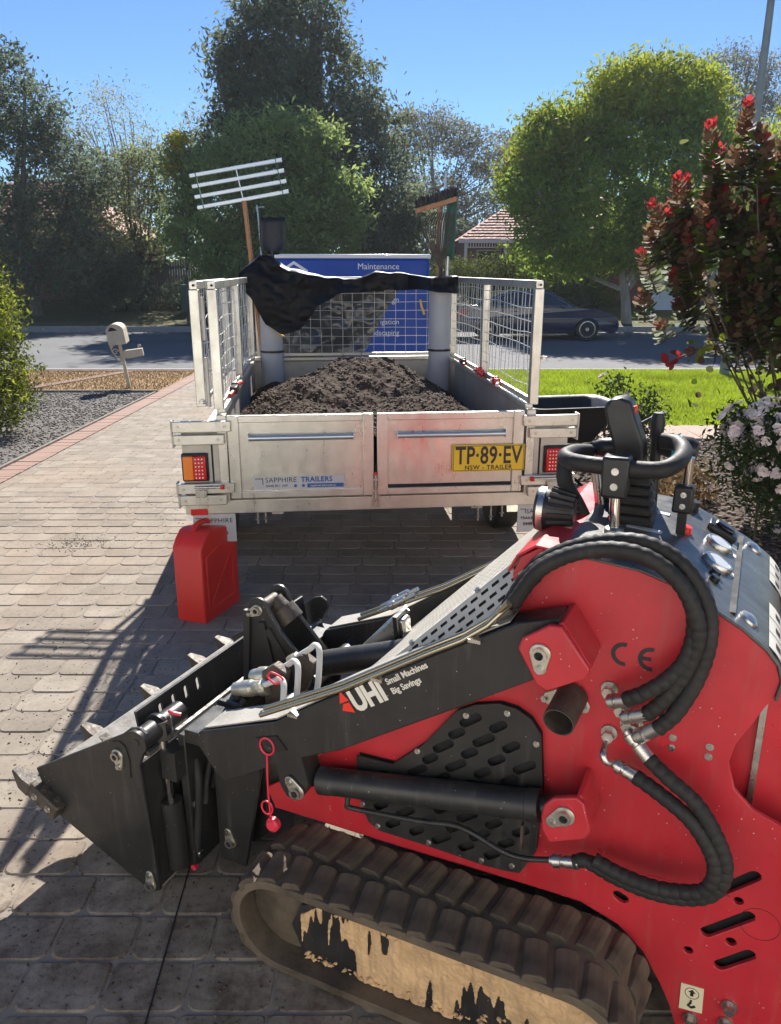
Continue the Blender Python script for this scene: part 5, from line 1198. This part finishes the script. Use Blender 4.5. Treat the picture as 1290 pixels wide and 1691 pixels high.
# ---- houses and fences across the road
def brickwall(o, x0, x1, y, z0, z1, m='brick_red', face=-1, bl=.24, bh=.086):
    """each course of bricks stands a little proud of the joint"""
    G().bx(x0, x1, y, y+.22, z0, z1).build('wall', 'mortar', o)
    k = G(); r_ = 0; z = z0+.005
    while z+bh < z1:
        x = x0-(r_ % 2)*bl/2
        while x < x1:
            a, b = max(x, x0), min(x+bl-.012, x1)
            if b-a > .03: k.bx(a, b, y-.012+random.uniform(-.003, .003), y, z, z+bh-.012)
            x += bl
        z += bh; r_ += 1
    stuff(k.build('bricks', m, o))
def gable_roof(o, x0, x1, y0, y1, z0, h, over=.5, axis='x'):
    ym = (y0+y1)/2; hipx = h*1.4
    P = [(x0-over, y0-over, z0), (x1+over, y0-over, z0), (x1+over, y1+over, z0), (x0-over, y1+over, z0), (x0+hipx, ym, z0+h), (x1-hipx, ym, z0+h)]
    rf = G().add(P, [(0, 1, 5, 4), (1, 2, 5), (2, 3, 4, 5), (3, 0, 4), (3, 2, 1, 0)]).build('roof', 'roof_tile', o)
    # tile courses on the slope towards the viewer
    t_ = G(); n_ = int(math.hypot(ym-y0+over, h)/.32)
    for i in range(n_):
        f0, f1 = i/n_, (i+1)/n_
        xa, xb = x0-over+(hipx+over)*f0, x1+over-(hipx+over)*f0
        y_a, z_a = y0-over+(ym-y0+over)*f0, z0+h*f0; y_b, z_b = y0-over+(ym-y0+over)*f1, z0+h*f1; x = xa
        xa2, xb2 = x0-over+(hipx+over)*f1, x1+over-(hipx+over)*f1
        while x < xb-.2:
            u0, u1 = (x-xa)/(xb-xa), (x+.27-xa)/(xb-xa); u1 = min(u1, 1); lf_ = .05+random.uniform(0, .015)
            xt0, xt1 = xa2+(xb2-xa2)*u0, xa2+(xb2-xa2)*u1
            t_.add([(x, y_a-.01, z_a+lf_), (x+.24, y_a-.01, z_a+lf_), (xt1, y_b, z_b+.015), (xt0, y_b, z_b+.015), (x, y_a-.01, z_a+.01), (x+.24, y_a-.01, z_a+.01)], [(0, 1, 2, 3), (4, 5, 1, 0)])
            x += .27
    stuff(t_.build('roof_tiles', 'roof_tile', o))
    G().bx(x0-over, x1+over, y0-over-.06, y0-over, z0-.16, z0+.02).build('gutter', 'white_trim', o, bevel=.01)
    return rf
hA_ = tag(empty('tiled_house', (0, 0, 0)), 'brick house with red tiled hip roof and white veranda lattice beyond the hedge', 'house')
z0 = zg(44); brickwall(hA_, 4.0, 15.5, 44, z0, z0+2.5); G().bx(4.0, 15.5, 44.22, 52, z0, z0+2.5).build('wall', 'brick_red', hA_)
gable_roof(hA_, 4.0, 15.5, 43, 52, z0+2.45, 2.6)
for x in (3.9, 5.95, 8.4, 10.9): G().bx(x-.07, x+.07, 42.6, 42.74, z0, z0+2.55).build('veranda_post', 'white_trim', hA_)
lt = G()
for i in range(52):
    x = 3.98+i*.14; lt.bx(x, x+.05, 42.64, 42.68, z0+2.1, z0+2.45)
lt.bx(3.9, 11.3, 42.63, 42.69, z0+2.06, z0+2.11).bx(3.9, 11.3, 42.63, 42.69, z0+2.45, z0+2.56); stuff(lt.build('veranda_lattice', 'white_trim', hA_))
for x in (4.6, 7.4): 
    w_ = G().bx(x, x+1.3, 43.97, 44.01, z0+.9, z0+2.0).build('window', 'white_trim', hA_); G().bx(x+.06, x+1.24, 43.955, 43.975, z0+.96, z0+1.94).build('pane', 'car_glass', w_)
hB_ = tag(empty('brick_house', (0, 0, 0)), 'dark red brick house in tree shade behind the white sign board', 'house')
z0 = zg(33); brickwall(hB_, 8.2, 18.5, 33, z0-.3, z0+2.5); G().bx(8.2, 18.5, 33.22, 40, z0-.3, z0+2.5).build('wall', 'brick_red', hB_)
gable_roof(hB_, 8.2, 18.5, 33, 40, z0+2.55, 2.2)
w_ = G().bx(11.6, 13.2, 32.95, 33.0, z0+.8, z0+2.0).build('window', 'white_trim', hB_); G().bx(11.66, 13.14, 32.93, 32.96, z0+.86, z0+1.94).build('pane', 'car_glass', w_)
hC_ = tag(empty('brick_house', (0, 0, 0)), 'dark red brick house in deep shade at the left behind the bushes', 'house')
z0 = zg(33.5); brickwall(hC_, -24, -11.2, 33.5, z0-.3, z0+2.5); G().bx(-24, -11.2, 33.72, 41, z0-.3, z0+2.5).build('wall', 'brick_red', hC_)
gable_roof(hC_, -24, -11.2, 33.5, 41, z0+2.55, 2.3)
bw = tag(empty('brick_wall', (0, 0, 0)), 'low brick wall with dark garage shade behind the parked sedan', 'wall'); z0 = zg(32.5)
brickwall(bw, 3.2, 8.2, 32.5, z0-.2, z0+1.5)
fe = tag(empty('paling_fence', (0, 0, 0)), 'weathered grey timber paling fence between the bushes at left', 'fence'); z0 = zg(33)
for i in range(46):
    x = -10.6+i*.105; h = 1.62+random.uniform(-.03, .03); G().bx(x, x+.096, 33+random.uniform(-.006, .006), 33.02, z0-.1, z0+h).build('paling', 'timber_grey', fe)
for h in (.35, 1.3): G().bx(-10.6, -5.7, 33.025, 33.07, z0+h, z0+h+.08).build('rail', 'timber_grey', fe)

# ------------------------------------------------------------------ foliage
def leaves(name, blobs, n, size, m, parent, clump=.35, per=40, shell=.55, flat=.75, aspect=.6, seed=1, droop=0., holes=0.):
    """leaf-sized faces gathered in clumps through the blobs (centre, radii)"""
    r_ = np.random.default_rng(seed); vol = np.array([b[3]*b[4]*b[5] for b in blobs])**.75; pr = vol/vol.sum(); nc = max(1, n//per)
    bi = r_.choice(len(blobs), nc, p=pr); Bm = np.array([b[:6] for b in blobs])[bi]
    d = r_.normal(size=(nc, 3)); d /= np.linalg.norm(d, axis=1)[:, None]; rad = (shell+(1-shell)*r_.random(nc))**.9; rad = np.where(r_.random(nc) < .25, r_.random(nc)**.5, rad)
    C = Bm[:, :3]+d*rad[:, None]*Bm[:, 3:6]; cs = clump*r_.uniform(.55, 1.3, nc)
    P = np.repeat(C, per, 0)+r_.normal(size=(nc*per, 3))*np.repeat(cs, per)[:, None]*np.array([1, 1, flat])
    if droop: P[:, 2] -= droop*np.abs(r_.normal(size=len(P)))
    N_ = len(P); s = size*r_.uniform(.55, 1.35, N_)[:, None]
    u = r_.normal(size=(N_, 3)); u[:, 2] -= droop*2; u /= np.linalg.norm(u, axis=1)[:, None]; w = r_.normal(size=(N_, 3)); w -= u*(u*w).sum(1)[:, None]; w /= np.linalg.norm(w, axis=1)[:, None]
    V = np.stack([P-u*s, P+w*s*aspect*.6-u*s*.1, P+u*s, P-w*s*aspect*.6-u*s*.1], 1).reshape(-1, 3); F = np.arange(N_*4).reshape(-1, 4)
    o = quads(name, V, F, m, parent); return o, C
def trunk(root, base, top, r0, r1, limbs, m='bark', seed=1, reach=None):
    rr = random.Random(seed); base = Vector(base); top = Vector(top); mid = (base+top)/2+Vector((rr.uniform(-.1, .1), rr.uniform(-.1, .1), 0))*(top-base).length
    g_ = G().tube(smoothpts([base-Vector((0, 0, .3)), base+(mid-base)*.5, mid, top], 4), [r0+(r1-r0)*i/12 for i in range(13)], 9)
    for L_ in limbs:
        L_ = Vector(L_); st_ = base+(top-base)*rr.uniform(.25, .75); q = (st_+L_)/2+Vector((rr.uniform(-.2, .2), rr.uniform(-.2, .2), -.1*(L_-st_).length)); g_.tube(smoothpts([st_, q, L_], 4), [r0*.5*(1-.085*i) for i in range(9)], 6)
    return g_.build('trunk', m, root, smooth=True)
def tree(name, label, base, blobs, n, size, m, limbs=8, th=.5, tm='bark', r0=.2, cat='tree', group=None, crown='crown', extra=None, **kw):
    """base: world position; blobs: absolute centres"""
    root = tag(empty(name, base), label, cat, group); b0 = Vector(base)
    sat = random.Random(kw.get('seed', 1)+100); blobs = list(blobs)+[(b[0]+b[3]*.95*math.cos(a), b[1]+b[4]*.5*sat.uniform(-1, 1), b[2]+b[5]*.95*math.sin(a), b[3]*q, b[4]*q, b[5]*q) for b in list(blobs) for q, a in [(sat.uniform(.18, .36), sat.uniform(-.5, 3.6)) for _ in range(kw.pop('sats', 5))] if n > 10000] if n > 10000 and cat == 'tree' else blobs
    bl2 = [(b[0]-b0.x, b[1]-b0.y, b[2]-b0.z, b[3], b[4], b[5]) for b in blobs]
    o, C = leaves(crown, bl2, n, size, m, root, **kw)
    zt = max(b[2] for b in bl2); rs = np.random.default_rng(kw.get('seed', 1)+5); sel = C[rs.choice(len(C), min(limbs, len(C)), replace=False)]
    trunk(root, (0, 0, 0), (bl2[0][0]*.6, bl2[0][1]*.6, zt*th+.2), r0, r0*.35, [tuple(c) for c in sel], tm, kw.get('seed', 1))
    if extra:
        for (nm, bl_x, n2, s2, m2) in extra:
            leaves(nm, [(b[0]-b0.x, b[1]-b0.y, b[2]-b0.z, b[3], b[4], b[5]) for b in bl_x], n2, s2, m2, root, **{k: v for k, v in kw.items() if k != 'seed'}, seed=kw.get('seed', 1)+11)
    return root
z = zg(30)
tree('maple_tree', 'bright green broad tree with sunlit top painted yellow green behind the parked car', (8.37, 28.30, zg(28.30)),
     [(7.94, 28.30, 4.47, 3.44, 2.49, 2.49), (6.02, 28.11, 3.23, 2.10, 1.91, 1.91), (9.94, 28.30, 4.47, 1.91, 1.91, 2.29), (8.51, 28.30, 6.48, 2.10, 1.72, 1.53), (6.31, 28.30, 5.33, 1.72, 1.53, 1.43), (9.75, 28.49, 6.67, 1.24, 1.24, 1.15), (4.97, 28.01, 4.09, 0.96, 0.96, 1.15), (9.18, 27.34, 2.47, 2.10, 1.53, 1.05), (7.3, 28.2, 2.7, 2.3, 1.5, 1.1), (5.2, 28.1, 2.6, 1.2, 1.1, 1.0), (9.8, 28.0, 2.2, 1.6, 1.2, .9)],
     52000, .105, 'leaf_maple', limbs=14, th=.45, tm='bark_pale', r0=.2, seed=3, clump=.26, per=46, shell=.62,
     extra=[('painted_sun_tips', [(8.6, 28.4, 7.4, 2.3, 1.4, .9), (6.0, 28.3, 6.0, 1.8, 1.4, 1.0), (4.6, 29.6, 4.9, .7, .8, 1.0), (10.6, 29.9, 7.3, 1.1, 1.0, .9), (11.3, 30, 6.0, .8, .9, .9)], 24000, .105, 'leaf_lime')])  # sunlit top and edges painted in with lime coloured leaves
tree('lime_tree', 'yellow green tree top between the red shrub and the light pole', (14.6, 34, zg(34)), [(14.4, 34, 5.2, 1.9, 1.7, 2.2), (15.8, 34, 5.7, 2.0, 1.6, 1.8), (17.8, 34, 4.5, 2, 2, 2.5)], 14000, .11, 'leaf_lime', seed=4, clump=.3, tm='bark_pale', r0=.15)
tree('round_tree', 'rounded dense mid green tree behind the levelling rake', (-4.24, 28.80, zg(28.80)),
     [(-4.33, 28.80, 3.96, 3.11, 2.45, 2.54), (-6.02, 28.80, 2.92, 1.69, 1.69, 2.26), (-2.64, 28.61, 2.92, 1.69, 1.51, 2.07), (-4.05, 28.80, 5.75, 1.60, 1.51, 1.04), (-2.07, 28.71, 3.77, 1.13, 1.13, 1.04), (-4.71, 28.42, 1.61, 2.45, 1.51, 1.32), (-5.93, 28.80, 4.81, 1.04, 1.04, 0.94)],
     38000, .10, 'leaf_round', seed=5, clump=.24, per=50, shell=.7, r0=.22)
yb = tag(empty('sunlit_treetop', (-7.16, 28.4, zg(28.4))), 'yellow sunlit treetop, sunlight painted into its yellow leaves, beside the rounded tree', 'treetop_leaves')  # sunlit top of a tree, its sunlight painted as yellow leaves
leaves('treetop_leaves', [(0, 0, 5.75, .26, .3, .38), (.2, 0, 5.95, .2, .2, .2), (-.1, 0, 5.2, .15, .2, .3)], 1300, .08, 'leaf_yellow', yb, seed=6, clump=.12, per=15)
G().tube([(0, 0, -.1), (.1, 0, 2.5), (-.1, 0, 5.5)], [.05, .04, .015], 6).build('stem', 'bark', yb)
tree('conifer_tree', 'tall dark conifer rising above everything in the middle', (-2.68, 33.50, zg(33.50)),
     [(-3.02, 33.50, 2.96, 3.85, 2.85, 2.51), (-2.85, 33.50, 5.64, 3.35, 2.51, 2.43), (-3.27, 33.50, 7.98, 2.68, 2.18, 2.18), (-3.52, 33.50, 9.99, 1.93, 1.68, 1.68), (-3.69, 33.50, 11.50, 1.93, 1.51, 1.42), (-4.69, 33.50, 9.49, 1.84, 1.51, 1.68), (-4.52, 33.50, 6.64, 2.85, 2.09, 2.01), (-0.50, 33.16, 3.80, 1.68, 1.68, 2.34), (-0.67, 33.50, 6.64, 1.26, 1.26, 1.34), (0.34, 33.16, 2.46, 0.92, 1.09, 1.84), (-1.34, 33.50, 7.98, 0.92, 1.00, 0.92), (-5.86, 33.50, 7.73, 1.09, 1.00, 1.00), (-5.53, 33.50, 9.41, 0.75, 0.84, 0.75)],
     64000, .125, 'leaf_conifer', seed=7, clump=.33, per=44, shell=.72, flat=.6, r0=.4, th=.8, droop=.16)
tree('dark_tree', 'dark bushy evergreen filling the left edge of the picture', (-13.11, 30.00, zg(30.00)),
     [(-13.66, 30.00, 4.19, 3.14, 2.22, 3.14), (-12.92, 29.82, 6.96, 1.75, 1.48, 1.85), (-11.82, 29.82, 4.93, 1.20, 1.29, 1.75), (-14.58, 30.00, 7.15, 1.48, 1.48, 1.48), (-12.37, 29.54, 2.53, 2.22, 1.66, 1.75), (-16.62, 30.00, 4.75, 2.40, 2.03, 3.69)],
     36000, .10, 'leaf_dark', seed=8, clump=.26, per=42, shell=.6, r0=.28, droop=.10)
tree('olive_tree', 'loose olive green tree between the dark evergreen and the rounded tree', (-10.2, 33.2, zg(33.2)),
     [(-10.2, 33, 4.0, 2.4, 1.8, 2.2), (-11.7, 33, 4.6, 1.3, 1.3, 1.6), (-8.8, 33, 4.4, 1.4, 1.3, 1.7), (-10.4, 33, 2.4, 2.4, 1.4, 1.0), (-9.4, 33, 5.4, 1.0, 1.0, 1.0), (-12.2, 32.6, 2.9, 1.8, 1.2, 1.3)], 17000, .085, 'leaf_olive', seed=9, clump=.3, per=24, shell=.4, r0=.16, limbs=16)
tree('wispy_gum', 'thin pale wispy gum tree against the sky at left', (-13.6, 45, zg(45)), [(-14.6, 45, 9.6, 1.9, 1.5, 2.0), (-16.3, 45, 8.4, 1.2, 1.2, 1.3), (-13.0, 45, 7.8, 1.4, 1.4, 1.6), (-14.2, 45, 6, 2.4, 1.6, 1.7)], 5200, .085, 'leaf_pale', seed=10, clump=.42, per=9, shell=.3, tm='bark_pale', r0=.12, limbs=34, th=.85)
tree('wispy_gum', 'small wispy gum tree just left of the tall conifer', (-10.2, 46, zg(46)), [(-10.6, 46, 8.4, 1.1, 1.1, 1.5), (-9.2, 46, 9.0, .8, .9, 1.6), (-11, 46, 7.0, 1.4, 1.2, 1.5), (-9.0, 46, 7.0, 1.2, 1.2, 1.6)], 3600, .085, 'leaf_pale', seed=11, clump=.36, per=9, shell=.3, tm='bark_pale', r0=.1, limbs=28, th=.85)
tree('gum_tree', 'grey green gum tree with open crown right of the conifer', (3.4, 60, zg(60)), [(2.6, 60, 11.1, 1.9, 1.6, 1.3), (4.6, 60, 10.4, 1.7, 1.6, 1.2), (6.4, 60, 9.4, 1.7, 1.5, 1.4), (1.0, 60, 9.6, 1.5, 1.4, 1.5), (3.0, 60, 6.4, 3.0, 1.8, 2.0), (7.6, 60, 7.8, 1.4, 1.4, 1.3), (6, 60, 5.4, 2.2, 1.6, 1.6)], 19000, .13, 'leaf_gum', seed=12, clump=.4, per=26, shell=.5, tm='bark_pale', r0=.2, limbs=30, th=.8)
tree('gum_tree', 'distant gum crown touching the left edge of the maple', (10.2, 66, zg(66)), [(9.6, 66, 10.8, 1.5, 1.4, 1.1), (11.4, 66, 10.6, 1.8, 1.5, 1.3), (10.4, 66, 8.2, 2.4, 1.6, 1.6)], 8000, .14, 'leaf_gum', seed=13, clump=.4, per=26, shell=.5, tm='bark_pale', r0=.2, limbs=20, th=.8)
tree('gum_tree', 'tall gum crown behind the light pole at upper right', (24.2, 60, zg(60)), [(23.2, 60, 15.4, 1.4, 1.4, 1.1), (21.6, 60, 14.5, 1.0, 1.1, 1.0), (25.4, 60, 14.6, 1.6, 1.4, 1.4), (24.0, 60, 12.6, 2.6, 1.6, 1.6), (26.6, 60, 12.2, 1.6, 1.4, 1.6)], 9000, .12, 'leaf_gum', seed=14, clump=.42, per=16, shell=.5, tm='bark_pale', r0=.22, limbs=34, th=.8)
# background wood closing the gaps under the crowns
for i, (x, y_, w_, h_) in enumerate(((-20, 50, 5, 6), (-9, 52, 4, 5), (1.5, 52, 4.5, 4.2), (19, 52, 6, 6), (30, 48, 7, 8), (-30, 46, 7, 8))):
    tree('background_tree', ('dark tree mass behind the left house', 'dim green tree behind the olive tree', 'dim green tree low behind the conifer', 'green tree mass behind the maple', 'tree mass beyond the right edge', 'tree mass beyond the left edge')[i], (x, y_, zg(y_)), [(x, y_, h_*.55+.8, w_, 2.5, h_*.5), (x-w_*.4, y_, h_*.5, w_*.5, 2, h_*.45), (x+w_*.4, y_, h_*.6, w_*.5, 2, h_*.45)], 12000, .16, ('leaf_dark', 'leaf_olive', 'leaf_dark', 'leaf_olive', 'leaf_dark', 'leaf_dark')[i], seed=40+i, clump=.4, per=30, shell=.5)
# hedges and shrubs over the road
def shrub(name, label, base, blobs, n, size, m, **kw):
    return tree(name, label, base, blobs, n, size, m, cat=kw.pop('cat', 'shrub'), crown='foliage', r0=kw.pop('r0', .04), limbs=kw.pop('limbs', 5), **kw)
z = zg(31.5); shrub('hedge', 'clipped hedge with sunlit top between the cage and the maple', (4.2, 31.6, z), [(x, 31.6, z+.95, .9, .7, 1.02) for x in np.arange(1.6, 8.2, .8)], 26000, .06, 'leaf_hedge', seed=20, clump=.16, per=36, shell=.8, cat='hedge')
z = zg(30.8); shrub('dark_shrub', 'large dark shrub on the far verge left of the fence', (-10.6, 30.8, z), [(-11.0, 30.8, z+1.0, 1.2, .9, 1.1), (-10.0, 30.8, z+.9, 1.1, .9, 1.0), (-11.9, 30.9, z+.8, .8, .8, .9), (-10.6, 31, z+1.7, 1.2, .8, .7)], 16000, .06, 'leaf_dark', seed=21, clump=.2, per=36, shell=.7)
z = zg(31.4); shrub('dark_shrub', 'low dark shrub at the foot of the paling fence', (-8.3, 31.4, z), [(-8.1, 31.4, z+.4, .9, .7, .6), (-7.0, 31.4, z+.5, .8, .7, .7)], 6000, .05, 'leaf_dark', seed=22, clump=.16, per=36, shell=.7)
z = zg(31.4); shrub('dark_shrub', 'dark shrub behind the bonnet of the parked sedan', (7.2, 31.3, z), [(7.0, 31.2, z+.5, 1.0, .7, .7), (5.6, 31.2, z+.4, 1.0, .7, .6)], 7000, .05, 'leaf_dark', seed=23, clump=.16, per=36, shell=.7)
# bush at the left edge of the driveway garden
shrub('garden_bush', 'green bush with bright leaf tips at the left edge beside the gravel', (-4.62, 8.9, 0), [(-4.55, 8.8, .55, .52, .55, .55), (-4.50, 8.7, 1.15, .48, .5, .45), (-4.62, 8.8, 1.6, .42, .45, .32), (-4.42, 8.6, .35, .42, .5, .35)], 15000, .028, 'leaf_hedge', seed=24, clump=.08, per=26, shell=.7, limbs=14,
      extra=[('young_tips', [(-4.38, 8.6, 1.2, .36, .4, .4), (-4.32, 8.5, .55, .34, .4, .35), (-4.5, 8.7, 1.7, .3, .35, .22)], 4200, .026, 'leaf_lime')])
tree('garden_bush', 'dark tree filling the far left behind the gravel garden', (-7.4, 12, zg(12)), [(-8.4, 12.0, 1.0, 1.2, 1.2, 1.0)], 5000, .04, 'leaf_olive', seed=25, clump=.14, per=26, limbs=6, r0=.05, cat='shrub')

# white and pale pink roses
def roses(name, label, base, blobs, n, flowers, seed):
    o = shrub(name, label, base, blobs, n, .026, 'leaf_rose', seed=seed, clump=.07, per=20, shell=.5, limbs=18, r0=.012)
    rr = random.Random(seed); me = None
    for i in range(flowers):
        b = rr.choice(blobs); d = Vector((rr.gauss(0, 1), rr.gauss(-.6, .8), rr.gauss(.5, .8))).normalized(); c = Vector((b[0]-base[0]+d.x*b[3]*1.03, b[1]-base[1]+d.y*b[4]*1.03, b[2]-base[2]+d.z*b[5]*1.03))
        if me is None:
            g_ = G()
            for k in range(15):
                a = k*2.4; r1 = .007+.0019*k; t_ = .5+.045*k; e = Vector((math.cos(a), math.sin(a), 0)); f_ = Vector((-e.y, e.x, 0)); up_ = Vector((0, 0, 1))
                w_ = .012+.0008*k; h_ = .026-.0006*k
                vs = [e*r1*.4+f_*w_*.5, e*r1*.4-f_*w_*.5, e*(r1+.008)-f_*w_+up_*h_*.6, e*(r1+.010*t_)-f_*w_*.5+up_*h_, e*(r1+.010*t_)+f_*w_*.5+up_*h_, e*(r1+.008)+f_*w_+up_*h_*.6]
                g_.add(vs, [(0, 1, 2, 5), (5, 2, 3, 4)])
            me = g_.mesh('bloom'); me.materials.append(M_('petal'))
        f2 = bpy.data.objects.new('bloom', me); COL.objects.link(f2); f2.parent = o; f2.location = c; f2.rotation_euler = d.to_track_quat('Z', 'Y').to_euler(); k = rr.uniform(.7, 1.25); f2.scale = (k, k, k)
    return o
roses('rose_bush', 'bush of pale pink and white roses at the right edge', (2.42, 4.9, 0), [(2.50, 4.95, .56, .34, .34, .36), (2.30, 4.9, .68, .22, .26, .24), (2.62, 4.8, .35, .34, .34, .34), (2.45, 5.1, .72, .24, .24, .16)], 5200, 95, 31)
roses('rose_bush', 'small white rose bush behind the joystick at the path', (2.06, 7.3, 0), [(2.07, 7.3, .55, .17, .18, .26), (2.1, 7.3, .3, .15, .15, .25)], 1100, 3, 32)
roses('rose_bush', 'small leafy rose bush right of the joystick without flowers', (2.34, 7.2, 0), [(2.36, 7.2, .48, .16, .16, .24), (2.34, 7.2, .25, .13, .13, .2)], 1000, 0, 33)
shrub('ground_plant', 'pale dry clump of ground cover beside the roses', (2.3, 5.9, 0), [(2.3, 5.9, .12, .26, .24, .14), (2.05, 5.6, .10, .2, .2, .1)], 1800, .03, 'grass_dry', seed=34, clump=.07, per=20, limbs=3, r0=.01)

# smoke bush: upright shoots with whorled leaves, red at the tips
sbz = tag(empty('smoke_bush', (3.05, 6.1, 0)), 'tall shrub with dark leaves and bright red young tips at the right edge', 'shrub')
rr = random.Random(77); tw = G(); LV = {'leaf_cotinus': [], 'leaf_cotinus_red': [], 'leaf_bronze': [], 'leaf_bright': [], 'leaf_lime': []}
leafmat('leaf_bronze', (.15, .065, .048), (.22, .10, .065), (.24, .17, .075), .45)
LSH = ((0, .0, 0), (.25, .34, .06), (.6, .42, .10), (.92, .25, .03), (1.02, 0, -.05), (.92, -.25, .03), (.6, -.42, .10), (.25, -.34, .06))
def leaf_at(p, d, s, key, nrm=None):
    d = d.normalized(); w = d.cross(nrm if nrm is not None else Vector((rr.gauss(0, 1), rr.gauss(0, 1), rr.gauss(0, 1))))
    w = w.normalized() if w.length > 1e-4 else d.orthogonal().normalized(); nn_ = d.cross(w); LV[key].append([p+d*s*a+w*s*b_+nn_*s*c for a, b_, c in LSH])
def shoot(tip, ln, lean, red=True, dense=1., stem=False):
    """tip in bush coordinates; whorls of leaves down the shoot"""
    tip = Vector(tip); ax = Vector((lean, rr.uniform(-.12, .12), 1)).normalized(); base = tip-ax*ln; root = Vector((rr.uniform(-.05, .15), rr.uniform(-.1, .1), .35)); mid = base.lerp(root, .5)+Vector((-.05, 0, .05))
    tw.tube(smoothpts([root, mid, base, tip] if stem else [base, base.lerp(tip, .33), base.lerp(tip, .66), tip], 4), [.009-.0006*i for i in range(13)], 5); n_ = int(ln/.017*dense)
    for i in range(n_):
        t_ = i/n_; p = base+ax*ln*t_; o_ = ax.orthogonal().normalized(); o2 = ax.cross(o_)
        for k in range(3):
            a = i*1.1+k*2.094+rr.uniform(-.4, .4); rd = o_*math.cos(a)+o2*math.sin(a); up_ = .15+1.3*t_**2+rr.uniform(-.2, .2); d = rd+ax*up_; s = (.084-.042*t_**2)*rr.uniform(.75, 1.25)
            key = 'leaf_cotinus_red' if (red and t_ > .86) else ('leaf_bronze' if t_ > .45 and rr.random() < .8 else ('leaf_cotinus' if rr.random() > .36 else 'leaf_bright'))
            leaf_at(p+rd*.008, d, s, key, ax)
for dx, z_, ln, le in ((-.49, 2.89, .36, -.03), (-.80, 2.72, .34, -.10), (-.62, 2.60, .28, .0), (-.44, 2.60, .26, .12), (-1.02, 2.37, .32, -.22), (-.90, 2.38, .30, -.10), (-.68, 2.46, .25, -.05), (-1.20, 2.19, .34, -.45), (-1.05, 2.14, .28, -.3), (-.96, 2.14, .26, -.15), (-.77, 2.04, .24, .0), (-1.20, 1.86, .26, -.5), (-.80, 1.78, .2, -.1), (-.95, 1.72, .22, -.4), (-.60, 2.32, .3, .0), (-.46, 2.16, .3, .1), (-.66, 2.28, .25, -.2), (-.90, 1.50, .18, -.6), (-.92, 1.95, .3, -.3), (-.25, 2.75, .4, .1), (-.1, 2.5, .4, .1), (-.35, 2.4, .35, 0), (.1, 2.9, .4, .1), (.25, 2.6, .4, .1)):
    shoot((dx, rr.uniform(-.22, .18), z_), ln*1.3, le, stem=rr.random() < .35)
    for _ in range(1): shoot((dx+rr.gauss(.06, .09), rr.uniform(-.2, .2), z_-rr.uniform(.05, .3)), ln*.9, le+rr.gauss(0, .25), rr.random() < .3)
for zz_ in [rr.uniform(1.25, 2.35) for _ in range(44)]: shoot((rr.uniform(-.95 if zz_ > 1.75 else -.55, .3), rr.uniform(-.3, .35), zz_), rr.uniform(.2, .35), rr.uniform(-.5, .3), False)
# the lowest spray with lime and orange leaves
tw.tube(smoothpts([(-.1, -.1, .6), (-.35, -.15, 1.12), (-.62, -.2, 1.20), (-.98, -.2, 1.06)], 5), .006, 5)
for i in range(34):
    t_ = i/33; p = Vector((-.62-.36*t_, -.2, 1.20-.14*t_))+Vector((rr.gauss(0, .02), rr.gauss(0, .03), rr.gauss(0, .02))); leaf_at(p, Vector((rr.gauss(-.5, .5), rr.gauss(0, .5), rr.gauss(.1, .6))), rr.uniform(.045, .075), 'leaf_lime' if t_ < .45 else ('leaf_bronze' if t_ < .7 else 'leaf_cotinus_red'))
for i in range(2300):       # inner mass
    c = rr.choice([(.0, .15, 1.6, .42, .4, .70), (.2, .15, 2.3, .4, .4, .55), (-.28, .15, 1.75, .38, .3, .45), (.1, .1, 1.15, .35, .4, .35), (-.25, .1, 1.5, .35, .3, .30), (-.35, .1, 2.1, .3, .3, .35)]); p = Vector((rr.gauss(c[0], c[3]*.55), rr.gauss(c[1], c[4]*.55), rr.gauss(c[2], c[5]*.55)))
    leaf_at(p, Vector((rr.gauss(0, 1), rr.gauss(0, 1), rr.gauss(-.2, .6))), rr.uniform(.05, .085), 'leaf_cotinus' if rr.random() > .16 else 'leaf_bright')
tw.build('branches', 'bark', sbz, smooth=True)
for key, nm in (('leaf_cotinus', 'dark_leaves'), ('leaf_bronze', 'bronze_leaves'), ('leaf_bright', 'green_leaves'), ('leaf_lime', 'lime_leaves'), ('leaf_cotinus_red', 'red_leaves')):
    one = LV[key][:300] if key == 'leaf_cotinus_red' else []; rest_ = LV[key][len(one):]
    for q in one: quads('red_leaf', np.array([tuple(v) for v in q]), np.arange(8).reshape(1, 8), key, sbz)
    if rest_: V = np.array([[tuple(v) for v in q] for q in rest_]); stuff(quads(nm, V.reshape(-1, 3), np.arange(len(V)*8).reshape(-1, 8), key, sbz))
# house wall added out of view, throwing light back on the shaded sides
hw_ = tag(empty('added_bounce_wall', (0, -2.4, 0)), 'added unseen cream wall behind the viewer, bouncing light onto the driveway', 'house')
G().bx(-9, 9, -.3, 0, -.1, 3.2).build('wall', 'white_wall', hw_); G().bx(-9.5, 9.5, -4, .15, 3.2, 3.35).build('added_eave', 'white_trim', hw_)  # added wall and eave, out of view, for bounced light
G().bx(-2.6, 2.4, .0, .03, .0, 2.3).build('added_garage_door', 'white_trim', hw_)

# added volume that lightens the far trees, imitating lens glare
hz_ = G().bx(-128, 128, -44, 100, -1.6, 19.5).build('glare_veil', None); stuff(hz_); tag(hz_, 'thin added veil over the street, imitating lens glare', 'glare_veil')
m, n, l, b = nt('glare_veil_air'); n.remove(b); pv = n.new('ShaderNodeVolumePrincipled'); pv.inputs['Color'].default_value = (.86, .92, 1, 1); pv.inputs['Density'].default_value = .00062; pv.inputs['Anisotropy'].default_value = .2
l.new(pv.outputs[0], n['Material Output'].inputs['Volume']); hz_.data.materials.append(m)
